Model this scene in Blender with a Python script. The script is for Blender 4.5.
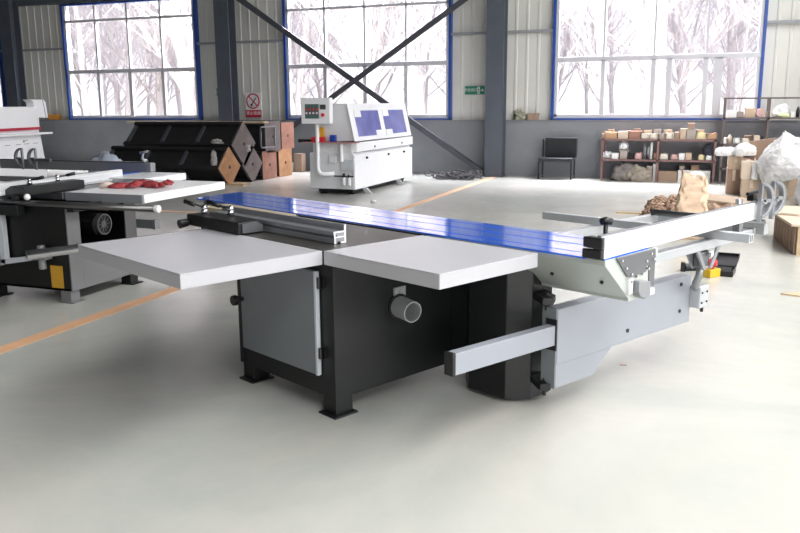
import bpy, bmesh, math, random
from mathutils import Vector, Matrix, noise
random.seed(7)
for o in list(bpy.data.objects): bpy.data.objects.remove(o)
sc = bpy.context.scene
COL = sc.collection
PI = math.pi

# ------------------------------------------------------------ camera, sky, lights, exposure
cd = bpy.data.cameras.new('camera'); cam = bpy.data.objects.new('camera', cd); COL.objects.link(cam)
RT = Vector((0.93663, 0.35028, -0.0068)); FW = Vector((-0.3435, 0.9180, -0.19720)).normalized()
RT = (RT - FW * RT.dot(FW)).normalized(); UP = RT.cross(FW)
M = Matrix((RT, UP, -FW)).transposed().to_4x4(); M.translation = Vector((0, 0, 1.5374))
cam.matrix_world = M
cd.sensor_width = 36; cd.lens = 806.35 / 800 * 36; cd.clip_end = 400; cd.clip_start = .05
sc.camera = cam

w = bpy.data.worlds.new('overcast_sky'); sc.world = w; w.use_nodes = True
nt = w.node_tree; bg = nt.nodes['Background']
tc = nt.nodes.new('ShaderNodeTexCoord'); sp = nt.nodes.new('ShaderNodeSeparateXYZ'); cr = nt.nodes.new('ShaderNodeValToRGB')
nt.links.new(tc.outputs['Generated'], sp.inputs[0]); nt.links.new(sp.outputs['Z'], cr.inputs[0]); nt.links.new(cr.outputs[0], bg.inputs['Color'])
cr.color_ramp.elements[0].color = (.93, .92, .98, 1); cr.color_ramp.elements[1].color = (.86, .92, 1, 1)
bg.inputs['Strength'].default_value = 1.35

def area(name, loc, rot, sx, sy, power, col=(1, 1, 1)):
    l = bpy.data.lights.new(name, 'AREA'); l.shape = 'RECTANGLE'; l.size = sx; l.size_y = sy; l.energy = power; l.color = col
    o = bpy.data.objects.new(name, l); COL.objects.link(o); o.location = loc; o.rotation_euler = rot
    return o
# daylight through the right wall's window band (outside the panes); the front and roof lamps are added fill
for y, p in ((-.2, 300), (6.0, 200), (12, 160)):
    area('window_daylight', (10.6, y, 3.9), (0, PI / 2 - .12, 0), 4.6, 5.2, p, (1, .985, .955))
area('added_front_fill', (6.3, -9.6, 3.0), (-PI / 2, 0, PI), 5, 4, 380, (1, .985, .96))  # added fill lamp; the entrance it shines through is made up
for x, p in ((-13.8, 3000), (-7.3, 3000), (-1.0, 4200)):
    area('back_window_skylight', (x, 19.0, 6.4), (-.95, 0, 0), 5.0, 2.2, p, (.97, .98, 1))
area('added_roof_fill', (3.5, 4, 7.5), (0, 0, 0), 3.4, 20, 1240, (1, .985, .96))  # added top lamp, brightens the floor, tabletops and back wall

sc.view_settings.view_transform = 'Standard'; sc.view_settings.look = 'None'
sc.view_settings.gamma = 1; sc.view_settings.use_curve_mapping = False
sc.view_settings.exposure = 0.55

# ------------------------------------------------------------ materials
def lin(c):
    r = []
    for v in c:
        v = v / 255
        r.append(v / 12.92 if v <= .04045 else ((v + .055) / 1.055) ** 2.4)
    return (*r, 1)
MATS = {}
def mat(name, rgb, rough=.5, metal=0, var=.06, scale=6, bump=0, spec=.5, coat=0, bscale=None):
    if name in MATS: return MATS[name]
    m = bpy.data.materials.new(name); m.use_nodes = True; n = m.node_tree; b = n.nodes['Principled BSDF']
    t = n.nodes.new('ShaderNodeTexCoord'); z = n.nodes.new('ShaderNodeTexNoise'); z.inputs['Scale'].default_value = scale; z.inputs['Detail'].default_value = 5
    n.links.new(t.outputs['Object'], z.inputs['Vector'])
    r = n.nodes.new('ShaderNodeValToRGB'); n.links.new(z.outputs['Fac'], r.inputs[0])
    c = lin(rgb)
    r.color_ramp.elements[0].position = .3; r.color_ramp.elements[1].position = .7
    r.color_ramp.elements[0].color = (*[v * (1 - var) for v in c[:3]], 1); r.color_ramp.elements[1].color = (*[min(1, v * (1 + var)) for v in c[:3]], 1)
    n.links.new(r.outputs[0], b.inputs['Base Color'])
    b.inputs['Roughness'].default_value = rough; b.inputs['Metallic'].default_value = metal
    b.inputs['Specular IOR Level'].default_value = spec; b.inputs['Coat Weight'].default_value = coat
    if bump:
        z2 = n.nodes.new('ShaderNodeTexNoise'); z2.inputs['Scale'].default_value = bscale or scale * 3; z2.inputs['Detail'].default_value = 6
        n.links.new(t.outputs['Object'], z2.inputs['Vector'])
        bp = n.nodes.new('ShaderNodeBump'); bp.inputs['Strength'].default_value = bump; bp.inputs['Distance'].default_value = .02
        n.links.new(z2.outputs['Fac'], bp.inputs['Height']); n.links.new(bp.outputs[0], b.inputs['Normal'])
    MATS[name] = m
    return m
TABLE = mat('pearl_grey_paint', (178, 178, 182), .32, 0, .02, 4, .03, bscale=200)
TABLEW = mat('white_paint', (232, 233, 235), .35, 0, .015)
GREYP = mat('door_grey_paint', (118, 123, 127), .45, 0, .03)
RAILM = mat('worn_rail_steel', (110, 110, 110), .3, .9, .05)
ARMG = mat('arm_grey_paint', (150, 154, 162), .4, 0, .02)
GREYL = mat('light_grey_paint', (190, 195, 200), .4, 0, .02)
BLACKP = mat('charcoal_machine_paint', (19, 21, 22), .42, 0, .08, 5, .05, bscale=160)
DARKP = mat('black_enamel', (15, 15, 16), .45, 0, .05)
CASTI = mat('dull_cast_iron', (92, 90, 86), .38, .6, .1, 9)
ALU = mat('anodised_aluminium', (190, 193, 196), .36, .45, .02, 3)
ALUW = mat('bright_aluminium', (228, 230, 232), .35, .3, .02, 3)
ALUD = mat('dull_aluminium', (150, 152, 156), .4, .6, .04)
ALUG = mat('milled_beam', (186, 192, 186), .3, .2, .04, 2)
CHROME = mat('chrome', (215, 215, 218), .12, 1, .02)
STEELD = mat('grey_steel', (120, 121, 124), .35, .8, .06)
PLAST = mat('black_plastic', (24, 24, 26), .35, 0, .05)
PVC = mat('grey_pvc', (158, 160, 162), .45, 0, .02)
YEL = mat('amber_label', (196, 148, 44), .6, 0, .05, 40)
RED = mat('red_plastic', (205, 40, 52), .35, 0, .04)
TAN = mat('plain_tan', (176, 164, 140), .4, 0, .08, 10)
COLP = mat('blue_grey_column_paint', (80, 86, 95), .5, 0, .08, 3)
BRACE = mat('dark_brace_paint', (74, 77, 84), .5, .1, .1, 5)
RUST = mat('rusty_steel', (150, 108, 92), .75, .1, .18, 5, .2)
RUSTO = mat('orange_rust_steel', (172, 128, 92), .75, .1, .18, 5, .2)
PLATEG = mat('grey_plate_steel', (116, 106, 104), .6, .3, .14, 5)
DSTEEL = mat('black_mill_steel', (38, 38, 38), .6, .2, .2, 6, .1)
WOOD = mat('pale_timber', (196, 172, 140), .7, 0, .12, 8, .1)
CARD = mat('brown_cardboard', (184, 162, 140), .8, 0, .06, 6, .1)
CARDL = mat('pale_cardboard', (204, 187, 168), .8, 0, .06, 6, .1)
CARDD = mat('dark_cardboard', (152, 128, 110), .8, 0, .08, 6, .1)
SHELFM = mat('maroon_shelf_paint', (118, 90, 88), .6, 0, .1)
SHELFG = mat('brown_grey_shelf_paint', (92, 82, 80), .6, 0, .1)
BARK = mat('pale_haze_bark', (236, 231, 232), .9, 0, .08, 8, .3)  # bark lightened: the haze veil over the trees is in its colour
BARKD = mat('grey_haze_bark', (216, 211, 214), .9, 0, .15, 8, .3)  # thin trees' bark, with the same haze lightening in its colour
ORANGE = mat('orange_floor_paint', (226, 178, 138), .5, 0, .1, 5)
PANELW = mat('ivory_cladding', (204, 204, 198), .5, 0, .03, 1.2)
BLUEF = mat('blue_window_frame', (34, 72, 150), .4, 0, .04)
WFRAME = mat('white_window_frame', (188, 188, 194), .4, 0, .03)
GREEN = mat('green_sign', (32, 120, 96), .5, 0, .04)
WHITE = mat('white_sign', (225, 225, 225), .5, 0, .02)
REDS = mat('red_sign', (176, 34, 60), .5, 0, .04)

def film_mat():
    m = bpy.data.materials.new('blue_protective_film'); m.use_nodes = True; n = m.node_tree; b = n.nodes['Principled BSDF']
    t = n.nodes.new('ShaderNodeTexCoord'); mp = n.nodes.new('ShaderNodeMapping'); mp.inputs['Scale'].default_value = (3, 40, 3)
    z = n.nodes.new('ShaderNodeTexNoise'); z.inputs['Scale'].default_value = 1.6; z.inputs['Detail'].default_value = 6
    n.links.new(t.outputs['Object'], mp.inputs[0]); n.links.new(mp.outputs[0], z.inputs['Vector'])
    r = n.nodes.new('ShaderNodeValToRGB'); r.color_ramp.elements[0].color = lin((26, 84, 210)); r.color_ramp.elements[1].color = lin((44, 122, 238))
    n.links.new(z.outputs['Fac'], r.inputs[0]); n.links.new(r.outputs[0], b.inputs['Base Color'])
    z2 = n.nodes.new('ShaderNodeTexNoise'); z2.inputs['Scale'].default_value = 9; z2.inputs['Detail'].default_value = 4
    n.links.new(t.outputs['Object'], z2.inputs['Vector'])
    bp = n.nodes.new('ShaderNodeBump'); bp.inputs['Strength'].default_value = .12; bp.inputs['Distance'].default_value = .01
    n.links.new(z2.outputs['Fac'], bp.inputs['Height']); n.links.new(bp.outputs[0], b.inputs['Normal'])
    b.inputs['Roughness'].default_value = .14; b.inputs['Coat Weight'].default_value = 1; b.inputs['Coat Roughness'].default_value = .08
    return m
FILM = film_mat()
def floor_mat():
    m = bpy.data.materials.new('worn_epoxy_floor'); m.use_nodes = True; n = m.node_tree; b = n.nodes['Principled BSDF']
    t = n.nodes.new('ShaderNodeTexCoord')
    z = n.nodes.new('ShaderNodeTexNoise'); z.inputs['Scale'].default_value = .55; z.inputs['Detail'].default_value = 9; z.inputs['Roughness'].default_value = .62; z.inputs['Distortion'].default_value = .6
    z3 = n.nodes.new('ShaderNodeTexNoise'); z3.inputs['Scale'].default_value = 7; z3.inputs['Detail'].default_value = 8; z3.inputs['Roughness'].default_value = .7
    for q in (z, z3): n.links.new(t.outputs['Object'], q.inputs['Vector'])
    r = n.nodes.new('ShaderNodeValToRGB'); e = r.color_ramp.elements; e[0].position = .36; e[1].position = .66
    e[0].color = lin((176, 179, 173)); e[1].color = lin((200, 197, 189))
    n.links.new(z.outputs['Fac'], r.inputs[0])
    r2 = n.nodes.new('ShaderNodeValToRGB'); e = r2.color_ramp.elements; e[0].position = .3; e[1].position = .55; e[0].color = (.965, .965, .965, 1); e[1].color = (1, 1, 1, 1)
    n.links.new(z3.outputs['Fac'], r2.inputs[0])
    mx = n.nodes.new('ShaderNodeMix'); mx.data_type = 'RGBA'; mx.blend_type = 'MULTIPLY'; mx.inputs['Factor'].default_value = .6
    n.links.new(r.outputs[0], mx.inputs['A']); n.links.new(r2.outputs[0], mx.inputs['B']); n.links.new(mx.outputs['Result'], b.inputs['Base Color'])
    rr = n.nodes.new('ShaderNodeMapRange'); rr.inputs['To Min'].default_value = .16; rr.inputs['To Max'].default_value = .3
    n.links.new(z3.outputs['Fac'], rr.inputs['Value']); n.links.new(rr.outputs[0], b.inputs['Roughness'])
    b.inputs['Specular IOR Level'].default_value = .45
    return m
def glass_mat(name, tint=(1, 1, 1), gl=.05):
    m = bpy.data.materials.new(name); m.use_nodes = True; n = m.node_tree; n.nodes.clear()
    o = n.nodes.new('ShaderNodeOutputMaterial'); a = n.nodes.new('ShaderNodeBsdfTransparent'); g = n.nodes.new('ShaderNodeBsdfGlossy'); mx = n.nodes.new('ShaderNodeMixShader')
    t = n.nodes.new('ShaderNodeTexCoord'); z = n.nodes.new('ShaderNodeTexNoise'); z.inputs['Scale'].default_value = 1.1; n.links.new(t.outputs['Object'], z.inputs['Vector'])
    r = n.nodes.new('ShaderNodeValToRGB'); r.color_ramp.elements[0].color = (*[c * .88 for c in tint], 1); r.color_ramp.elements[1].color = (*tint, 1)
    n.links.new(z.outputs['Fac'], r.inputs[0]); n.links.new(r.outputs[0], a.inputs['Color'])
    g.inputs['Roughness'].default_value = .05; mx.inputs[0].default_value = gl
    n.links.new(a.outputs[0], mx.inputs[1]); n.links.new(g.outputs[0], mx.inputs[2]); n.links.new(mx.outputs[0], o.inputs[0])
    return m
GLASS = glass_mat('dusty_window_glass', (.97, .96, .99))
WRAP = mat('milky_plastic_wrap', (240, 240, 240), .28, 0, .04, 10, .8, coat=.5, bscale=24)
WRAP.node_tree.nodes['Principled BSDF'].inputs['Transmission Weight'].default_value = .25

# ------------------------------------------------------------ mesh helpers
class MB:
    def __init__(s): s.bm = bmesh.new()
    def box(s, x0, x1, y0, y1, z0, z1, mtx=None):
        v = [s.bm.verts.new((x, y, z)) for x in (x0, x1) for y in (y0, y1) for z in (z0, z1)]
        for f in ((0, 1, 3, 2), (4, 6, 7, 5), (0, 4, 5, 1), (2, 3, 7, 6), (0, 2, 6, 4), (1, 5, 7, 3)): s.bm.faces.new([v[i] for i in f])
        if mtx: bmesh.ops.transform(s.bm, matrix=mtx, verts=v)
        return s
    def prism(s, poly, a, b, axis='x'):       # extrude 2D polygon along axis between a and b
        def P(p, t): return {'x': (t, p[0], p[1]), 'y': (p[0], t, p[1]), 'z': (p[0], p[1], t)}[axis]
        A = [s.bm.verts.new(P(p, a)) for p in poly]; B = [s.bm.verts.new(P(p, b)) for p in poly]
        n = len(poly); s.bm.faces.new(A[::-1]); s.bm.faces.new(B)
        for i in range(n): s.bm.faces.new((A[i], A[(i + 1) % n], B[(i + 1) % n], B[i]))
        return s
    def tube(s, pts, r, seg=12, close=True):
        pts = [Vector(p) for p in pts]; rs = r if isinstance(r, (list, tuple)) else [r] * len(pts); rings = []
        d0 = (pts[1] - pts[0]).normalized(); up = Vector((0, 0, 1)) if abs(d0.z) < .9 else Vector((1, 0, 0)); x = d0.cross(up).normalized()
        for i, p in enumerate(pts):
            if i == 0: d = pts[1] - p
            elif i == len(pts) - 1: d = p - pts[i - 1]
            else: d = (pts[i + 1] - p).normalized() + (p - pts[i - 1]).normalized()
            d.normalize(); x = (x - d * x.dot(d)).normalized(); y = d.cross(x)
            rings.append([s.bm.verts.new(p + (x * math.cos(2 * PI * k / seg) + y * math.sin(2 * PI * k / seg)) * rs[i]) for k in range(seg)])
        for a, b in zip(rings, rings[1:]):
            for k in range(seg): s.bm.faces.new((a[k], a[(k + 1) % seg], b[(k + 1) % seg], b[k]))
        if close: s.bm.faces.new(rings[0][::-1]); s.bm.faces.new(rings[-1])
        return s
    def pipe(s, a, b, ro, ri, seg=28):        # hollow pipe
        a, b = Vector(a), Vector(b); d = (b - a).normalized(); up = Vector((0, 0, 1)) if abs(d.z) < .9 else Vector((1, 0, 0)); x = d.cross(up).normalized(); y = d.cross(x)
        R = [[s.bm.verts.new(p + (x * math.cos(2 * PI * k / seg) + y * math.sin(2 * PI * k / seg)) * r) for k in range(seg)] for p, r in ((a, ro), (b, ro), (b, ri), (a, ri))]
        for i in range(4):
            A, B = R[i], R[(i + 1) % 4]
            for k in range(seg): s.bm.faces.new((A[k], A[(k + 1) % seg], B[(k + 1) % seg], B[k]))
        return s
    def ball(s, c, r, sub=2, sc_=(1, 1, 1)):
        g = bmesh.ops.create_icosphere(s.bm, subdivisions=sub, radius=r)
        for v in g['verts']: v.co = Vector((v.co.x * sc_[0], v.co.y * sc_[1], v.co.z * sc_[2])) + Vector(c)
        return s
    def build(s, name, m, parent=None, bevel=0, smooth=False, loc=None, rz=0):
        bmesh.ops.recalc_face_normals(s.bm, faces=s.bm.faces)
        me = bpy.data.meshes.new(name); s.bm.to_mesh(me); s.bm.free(); me.materials.append(m)
        o = bpy.data.objects.new(name, me); COL.objects.link(o)
        if smooth: me.shade_smooth() if hasattr(me, 'shade_smooth') else [setattr(p, 'use_smooth', True) for p in me.polygons]
        if bevel:
            b = o.modifiers.new('bevel', 'BEVEL'); b.width = bevel; b.segments = 2; b.limit_method = 'ANGLE'; b.angle_limit = .7
        if parent: o.parent = parent
        if loc: o.location = loc
        o.rotation_euler[2] = rz
        return o
def tag(o, label, cat, group=None, kind=None):
    if label: o['label'] = label
    if cat: o['category'] = cat
    if group: o['group'] = group
    if kind: o['kind'] = kind
    return o
def empty(name, loc=(0, 0, 0), rz=0, label=None, cat=None, group=None):
    o = bpy.data.objects.new(name, None); COL.objects.link(o); o.location = loc; o.rotation_euler = (0, 0, rz); o.empty_display_size = .1
    return tag(o, label, cat, group)
def struct(o): o['kind'] = 'structure'; return o
def copy_tree(o, parent=None):
    c = o.copy(); COL.objects.link(c)
    if parent: c.parent = parent
    for ch in list(o.children): copy_tree(ch, c)
    return c
def text(body, size, m, parent, loc, rot, name='lettering', ext=.002):
    cu = bpy.data.curves.new(name, 'FONT'); cu.body = body; cu.size = size; cu.extrude = ext; cu.align_x = 'CENTER'; cu.align_y = 'CENTER'
    t = bpy.data.objects.new(name, cu); COL.objects.link(t)
    bpy.context.view_layer.update()
    me = bpy.data.meshes.new_from_object(t.evaluated_get(bpy.context.evaluated_depsgraph_get())); bpy.data.objects.remove(t)
    me.materials.clear(); me.materials.append(m)
    o = bpy.data.objects.new(name, me); COL.objects.link(o); o.parent = parent; o.location = loc; o.rotation_euler = rot
    return o

# ------------------------------------------------------------ the hall
YW = 17.34
X0, X1, YF = -32.0, 9.5, -9.0
struct(MB().box(X0, X1, YF, YW + .4, -.2, 0).build('floor', floor_mat()))
GROUND = mat('outdoor_dry_ground', (186, 176, 158), .95, 0, .15, .4)
struct(MB().box(-90, 70, YW + .4, 110, -.35, -.12).build('ground_outside', GROUND))
# painted safety lines lie on the floor
struct(MB().box(-4.23, -4.1, -2, 16.9, .0, .002).build('trim_1', ORANGE))
struct(MB().box(-16, -4.24, 9.9, 10.02, .0, .002).build('trim_2', ORANGE))
WINS = [(-22.1, -18.0), (-15.84, -11.74), (-9.36, -5.27), (-3.07, .98), (3.25, 7.3)]
WZ0, WZ1 = 1.17, 4.12
# dado wall and ribbed cladding
DADO = mat('grey_plaster_dado', (126, 129, 134), .75, 0, .09, 1.6, .15, bscale=14)
struct(MB().box(X0, X1, YW, YW + .3, 0, WZ0).build('wall_back_dado', DADO))
struct(MB().box(X0, X1, YW - .03, YW + .3, WZ0, WZ0 + .02).build('trim_3', mat('ledge', (120, 122, 124), .6)))
m = MB()
def ribs(m, xa, xb, za, zb):
    pts = []; x = xa
    while x < xb - .01:
        for dx, dy in ((0, 0), (.17, 0), (.185, -.012), (.225, -.012), (.24, 0)):
            if x + dx < xb: pts.append((x + dx, YW + .12 + dy))
        x += .24
    pts.append((xb, YW + .12))
    A = [m.bm.verts.new((p[0], p[1], za)) for p in pts]; B = [m.bm.verts.new((p[0], p[1], zb)) for p in pts]
    for i in range(len(pts) - 1): m.bm.faces.new((A[i], A[i + 1], B[i + 1], B[i]))
    m.box(xa, xb, YW + .14, YW + .3, za, zb)
edges = [X0] + [e for wv in WINS for e in wv] + [X1]
for i in range(0, len(edges), 2): ribs(m, edges[i], edges[i + 1], WZ0 + .02, 7.2)
for a, b in WINS: ribs(m, a, b, WZ1, 7.2)
struct(m.build('wall_back', PANELW))
# girts across the cladding
m = MB()
for i in range(0, len(edges), 2):
    m.box(edges[i], edges[i + 1], YW + .0, YW + .06, 2.99, 3.045)
struct(m.build('trim_5', mat('girt_grey', (140, 142, 146), .5)))
m = MB()
m.box(X0, X1, YW - .06, YW + .06, WZ1 + .02, WZ1 + .2)
struct(m.build('trim_4', COLP))
# windows
for i, (a, b) in enumerate(WINS):
    f = MB(); t = .055
    for bx in ((a, a + t, WZ0 + .02, WZ1), (b - t, b, WZ0 + .02, WZ1), (a, b, WZ0 + .02, WZ0 + .02 + .035), (a, b, WZ1 - .04, WZ1)): f.box(bx[0], bx[1], YW - .01, YW + .14, bx[2], bx[3])
    wo = struct(f.build('window_%d' % (i + 1), BLUEF))
    f = MB(); t2 = .07; a2, b2 = a + t, b - t
    f.box(a2, b2, YW + .02, YW + .1, WZ0 + .055, WZ0 + .14); f.box(a2, a2 + .07, YW + .02, YW + .1, WZ0 + .08, WZ1 - .05); f.box(b2 - .07, b2, YW + .02, YW + .1, WZ0 + .08, WZ1 - .05)
    f.box(a2, b2, YW + .0, YW + .1, 2.37, 2.47); f.box(a2, b2, YW + .02, YW + .1, 3.66, 3.72)
    W = b2 - a2
    for k in (1, 2, 3): f.box(a2 + W * k / 4 - .025, a2 + W * k / 4 + .025, YW + .02, YW + .1, 2.4, WZ1 - .05)
    for k, hw in ((1, .045), (2, .05), (3, .045)): f.box(a2 + W * k / 4 - hw, a2 + W * k / 4 + hw, YW + .0, YW + .09, WZ0 + .1, 2.4)
    if i == 3: f.box(a2 + W * .565, a2 + W * .59, YW + .0, YW + .09, WZ0 + .1, 2.4); f.box(a2 + W * .79, a2 + W * .83, YW + .0, YW + .09, WZ0 + .1, 2.4)
    f.build('window_frame', WFRAME, wo, .006)
    MB().box(a2, b2, YW + .105, YW + .11, WZ0 + .1, WZ1 - .05).build('glass_pane', GLASS, wo)
# columns (H section) and the cross brace
def hcol(cx, y=17.1, hw=.19, d=.3, z1=7.0):
    m = MB(); m.box(cx - hw, cx + hw, y - d / 2 - .012, y - d / 2 + .012, .02, z1).box(cx - hw, cx + hw, y + d / 2 - .012, y + d / 2 + .012, .02, z1).box(cx - .01, cx + .01, y - d / 2, y + d / 2, .02, z1)
    m.box(cx - hw - .03, cx + hw + .03, y - d / 2 - .04, y + d / 2 + .03, 0, .02)
    return m
for i, cx in enumerate((-17.33, -10.77, -4.2, 2.35)):
    o = hcol(cx).build('steel_column', COLP)
    tag(o, ['blue-grey steel column at far left behind the white and red machine', 'blue-grey steel column beside the no smoking sign', 'blue-grey steel column right of the green exit sign, at the foot of the diagonal brace', 'blue-grey steel column right of the tall shelf rack'][i], 'column')
for (xa, za, xb, zb, yy, lab) in ((-10.5, 0.08, -4.46, 3.93, 16.98, 'dark diagonal steel brace rising from lower left to upper right across the middle window'), (-10.5, 4.07, -4.46, 0.08, 17.08, 'dark diagonal steel brace falling from upper left to the column foot')):
    L = math.hypot(xb - xa, zb - za); ang = -math.atan2(zb - za, xb - xa)
    T = Matrix.Translation((xa, yy, za)) @ Matrix.Rotation(ang, 4, 'Y')
    o = MB().box(0, L, -.04, -.03, -.06, .06, T).box(0, L, -.04, .04, .05, .06, T).build('diagonal_brace', BRACE); tag(o, lab, 'brace')
# side walls, front wall, roof
SIDE = mat('side_cladding', (84, 86, 86), .6)
m = MB(); m.box(X1, X1 + .2, YF, YW + .3, 0, 1.2).box(X1, X1 + .2, YF, YW + .3, 6, 7.2)
for y in (YF, -2.3, 3.7, 9.7, 15.7): m.box(X1, X1 + .2, y, y + .6 if y > YF else y + 1.2, 1.2, 6)
m.box(X1, X1 + .2, 16.2, YW + .3, 1.2, 6)
struct(m.build('wall_right', SIDE))
struct(MB().box(X0 - .2, X0, YF, YW + .3, 0, 7.2).build('wall_left', SIDE))
m = MB(); m.box(X0, 3.7, YF - .2, YF, 0, 7.2).box(8.9, X1, YF - .2, YF, 0, 7.2).box(3.7, 8.9, YF - .2, YF, 5.1, 7.2).box(3.7, 8.9, YF - .2, YF, 0, .9)  # opening at the right is made up for the front fill lamp
struct(m.build('wall_front', SIDE))
m = MB(); m.box(X0, 1.7, YF, YW + .3, 7.2, 7.3).box(1.7, 5.3, YF, -6.2, 7.2, 7.3).box(1.7, 5.3, 14.2, YW + .3, 7.2, 7.3).box(5.3, X1, YF, YW + .3, 7.2, 7.3)  # gap over the right side is cut for the added top lamp
struct(m.build('ceiling', mat('roof_sheet', (110, 112, 116), .6)))

# ------------------------------------------------------------ signs
def exit_sign(x0, x1, z0, z1, y, label):
    r = empty('exit_sign', ((x0 + x1) / 2, y, (z0 + z1) / 2), 0, label, 'sign'); W, H = x1 - x0, z1 - z0
    MB().box(-W / 2, W / 2, -.008, .01, -H / 2, H / 2).build('panel', GREEN, r, .003)
    text('安全出口', H * .42, WHITE, r, (-W * .2, -.01, H * .03), (PI / 2, 0, 0))
    m = MB().box(W * .14, W * .27, -.012, -.008, -H * .42, H * .42); m.build('pictogram_panel', WHITE, r)
    m = MB(); m.ball((W * .215, -.014, H * .27), H * .07, 1, (1, .3, 1))
    for p in (((W * .205, -.013, H * .16), (W * .2, -.013, -.06 * H)), ((W * .2, -.013, -.06 * H), (W * .235, -.013, -.2 * H), (W * .22, -.013, -.36 * H)), ((W * .2, -.013, -.06 * H), (W * .17, -.013, -.32 * H)), ((W * .17, -.013, .05 * H), (W * .205, -.013, .15 * H), (W * .245, -.013, .04 * H))): m.tube(p, H * .035, 6)
    m.build('running_figure', GREEN, r)
    m = MB(); m.box(W * .31, W * .41, -.012, -.008, -H * .06, H * .06); m.prism([(W * .39, -H * .2), (W * .47, 0), (W * .39, H * .2)], -.012, -.008, 'y'); m.build('arrow', WHITE, r)
exit_sign(-4.97, -4.53, 1.735, 1.915, YW + .07, 'green and white emergency exit sign with running figure, between middle window and column')
exit_sign(-11.29, -11.0, 1.76, 1.95, YW + .07, 'small dark green exit sign left of the column with the no smoking sign')
r = empty('no_smoking_sign', (-10.26, YW + .05, 1.545), 0, 'white no smoking sign with red prohibition ring and red text band', 'sign')
MB().box(-.22, .22, -.008, .01, -.29, .29).build('panel', WHITE, r)
MB().box(-.22, .22, -.013, -.008, -.29, -.12).build('red_band', REDS, r)
text('禁止吸烟', .1, WHITE, r, (0, -.014, -.2), (PI / 2, 0, 0))
m = MB(); pts = [(.17 * math.cos(a), .17 * math.sin(a)) for a in [2 * PI * k / 32 for k in range(33)]]
m.tube([(p[0], -.012, p[1] + .09) for p in pts], .017, 6, False); m.tube([(-.12, -.012, .21), (.12, -.012, -.03)], .015, 6); m.build('prohibition_ring', REDS, r)
m = MB(); m.tube([(-.05, -.01, -.01), (.08, -.01, .17)], .013, 6); m.tube([(-.07, -.01, .02), (-.03, -.01, -.03)], .02, 6); m.build('cigarette_pictogram', PLAST, r)

# ------------------------------------------------------------ sliding table saws
def d_stop(parent, u, v, z0, h, w, facing=1):
    m = MB(); n = 14; inner = .76
    def arc(R, hh): return [(v + R * math.cos(a), z0 + h / 2 + hh * math.sin(a)) for a in [-PI / 2 + PI * k / n for k in range(n + 1)]]
    O = arc(w, h / 2); I = arc(w * inner, h / 2 * .84)
    A = [[m.bm.verts.new((uu, p[0], p[1])) for p in L] for uu in (u - .016, u + .016) for L in (O, I)]
    for k in range(n):
        m.bm.faces.new((A[0][k], A[0][k + 1], A[1][k + 1], A[1][k])); m.bm.faces.new((A[2][k], A[3][k], A[3][k + 1], A[2][k + 1]))
        m.bm.faces.new((A[0][k], A[2][k], A[2][k + 1], A[0][k + 1])); m.bm.faces.new((A[1][k], A[1][k + 1], A[3][k + 1], A[3][k]))
    m.box(u - .012, u + .012, v - .012, v + .008, z0 - .02, z0 + h)
    m.box(u - .016, u + .016, v, v + w * .7, z0 + h * .42, z0 + h * .52)
    o = m.build('flip_stop', ALUD, parent, .003)
    MB().tube([(u - .03, v + .02, z0 + h * .47), (u + .03, v + .02, z0 + h * .47)], .014, 10).build('pivot_pin', CHROME, o)
    return o
def lever(parent, x, y, z, ang, L=.13):
    m = MB(); m.tube([(x, y, z), (x, y, z + .03)], [.02, .016], 12); m.ball((x, y, z + .035), .02); o = m.build('clamp_lever', CHROME, parent, smooth=True)
    c, s = math.cos(ang), math.sin(ang)
    MB().tube([(x, y, z + .035), (x + c * L * .5, y + s * L * .5, z + .045)], .008, 8).build('lever_rod', CHROME, o)
    MB().tube([(x + c * L * .5, y + s * L * .5, z + .045), (x + c * L, y + s * L, z + .06)], [.012, .015], 10).build('lever_grip', PLAST, o, smooth=True)
def foot(parent, u, v, du=.1, dv=.1, h=.1, m_=BLACKP):
    o = MB().box(u - du / 2, u + du / 2, v - dv / 2, v + dv / 2, .008, h).build('foot', m_, parent, .003)
    MB().box(u - du / 2 - .006, u + du / 2 + .03, v - dv / 2 - .03, v + dv / 2 + .01, 0, .01).build('foot_plate', m_, o, .002)
def ext_table(parent, u0, u1, v0, v1, m_, name='extension_table', z1=.85, th=.067):
    m = MB(); m.box(u0, u1, v0, v1, z1 - .006, z1)
    t = .004
    m.box(u0, u0 + t, v0, v1, z1 - th, z1 - .006).box(u1 - t, u1, v0, v1, z1 - th, z1 - .006).box(u0 + t, u1 - t, v0, v0 + t, z1 - th, z1 - .006).box(u0 + t, u1 - t, v1 - t, v1, z1 - th, z1 - .006)
    m.box(u0 + .1, u1 - .1, (v0 + v1) / 2 - .02, (v0 + v1) / 2 + .02, z1 - .05, z1 - .006)
    return m.build(name, m_, parent, .0025)

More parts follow.
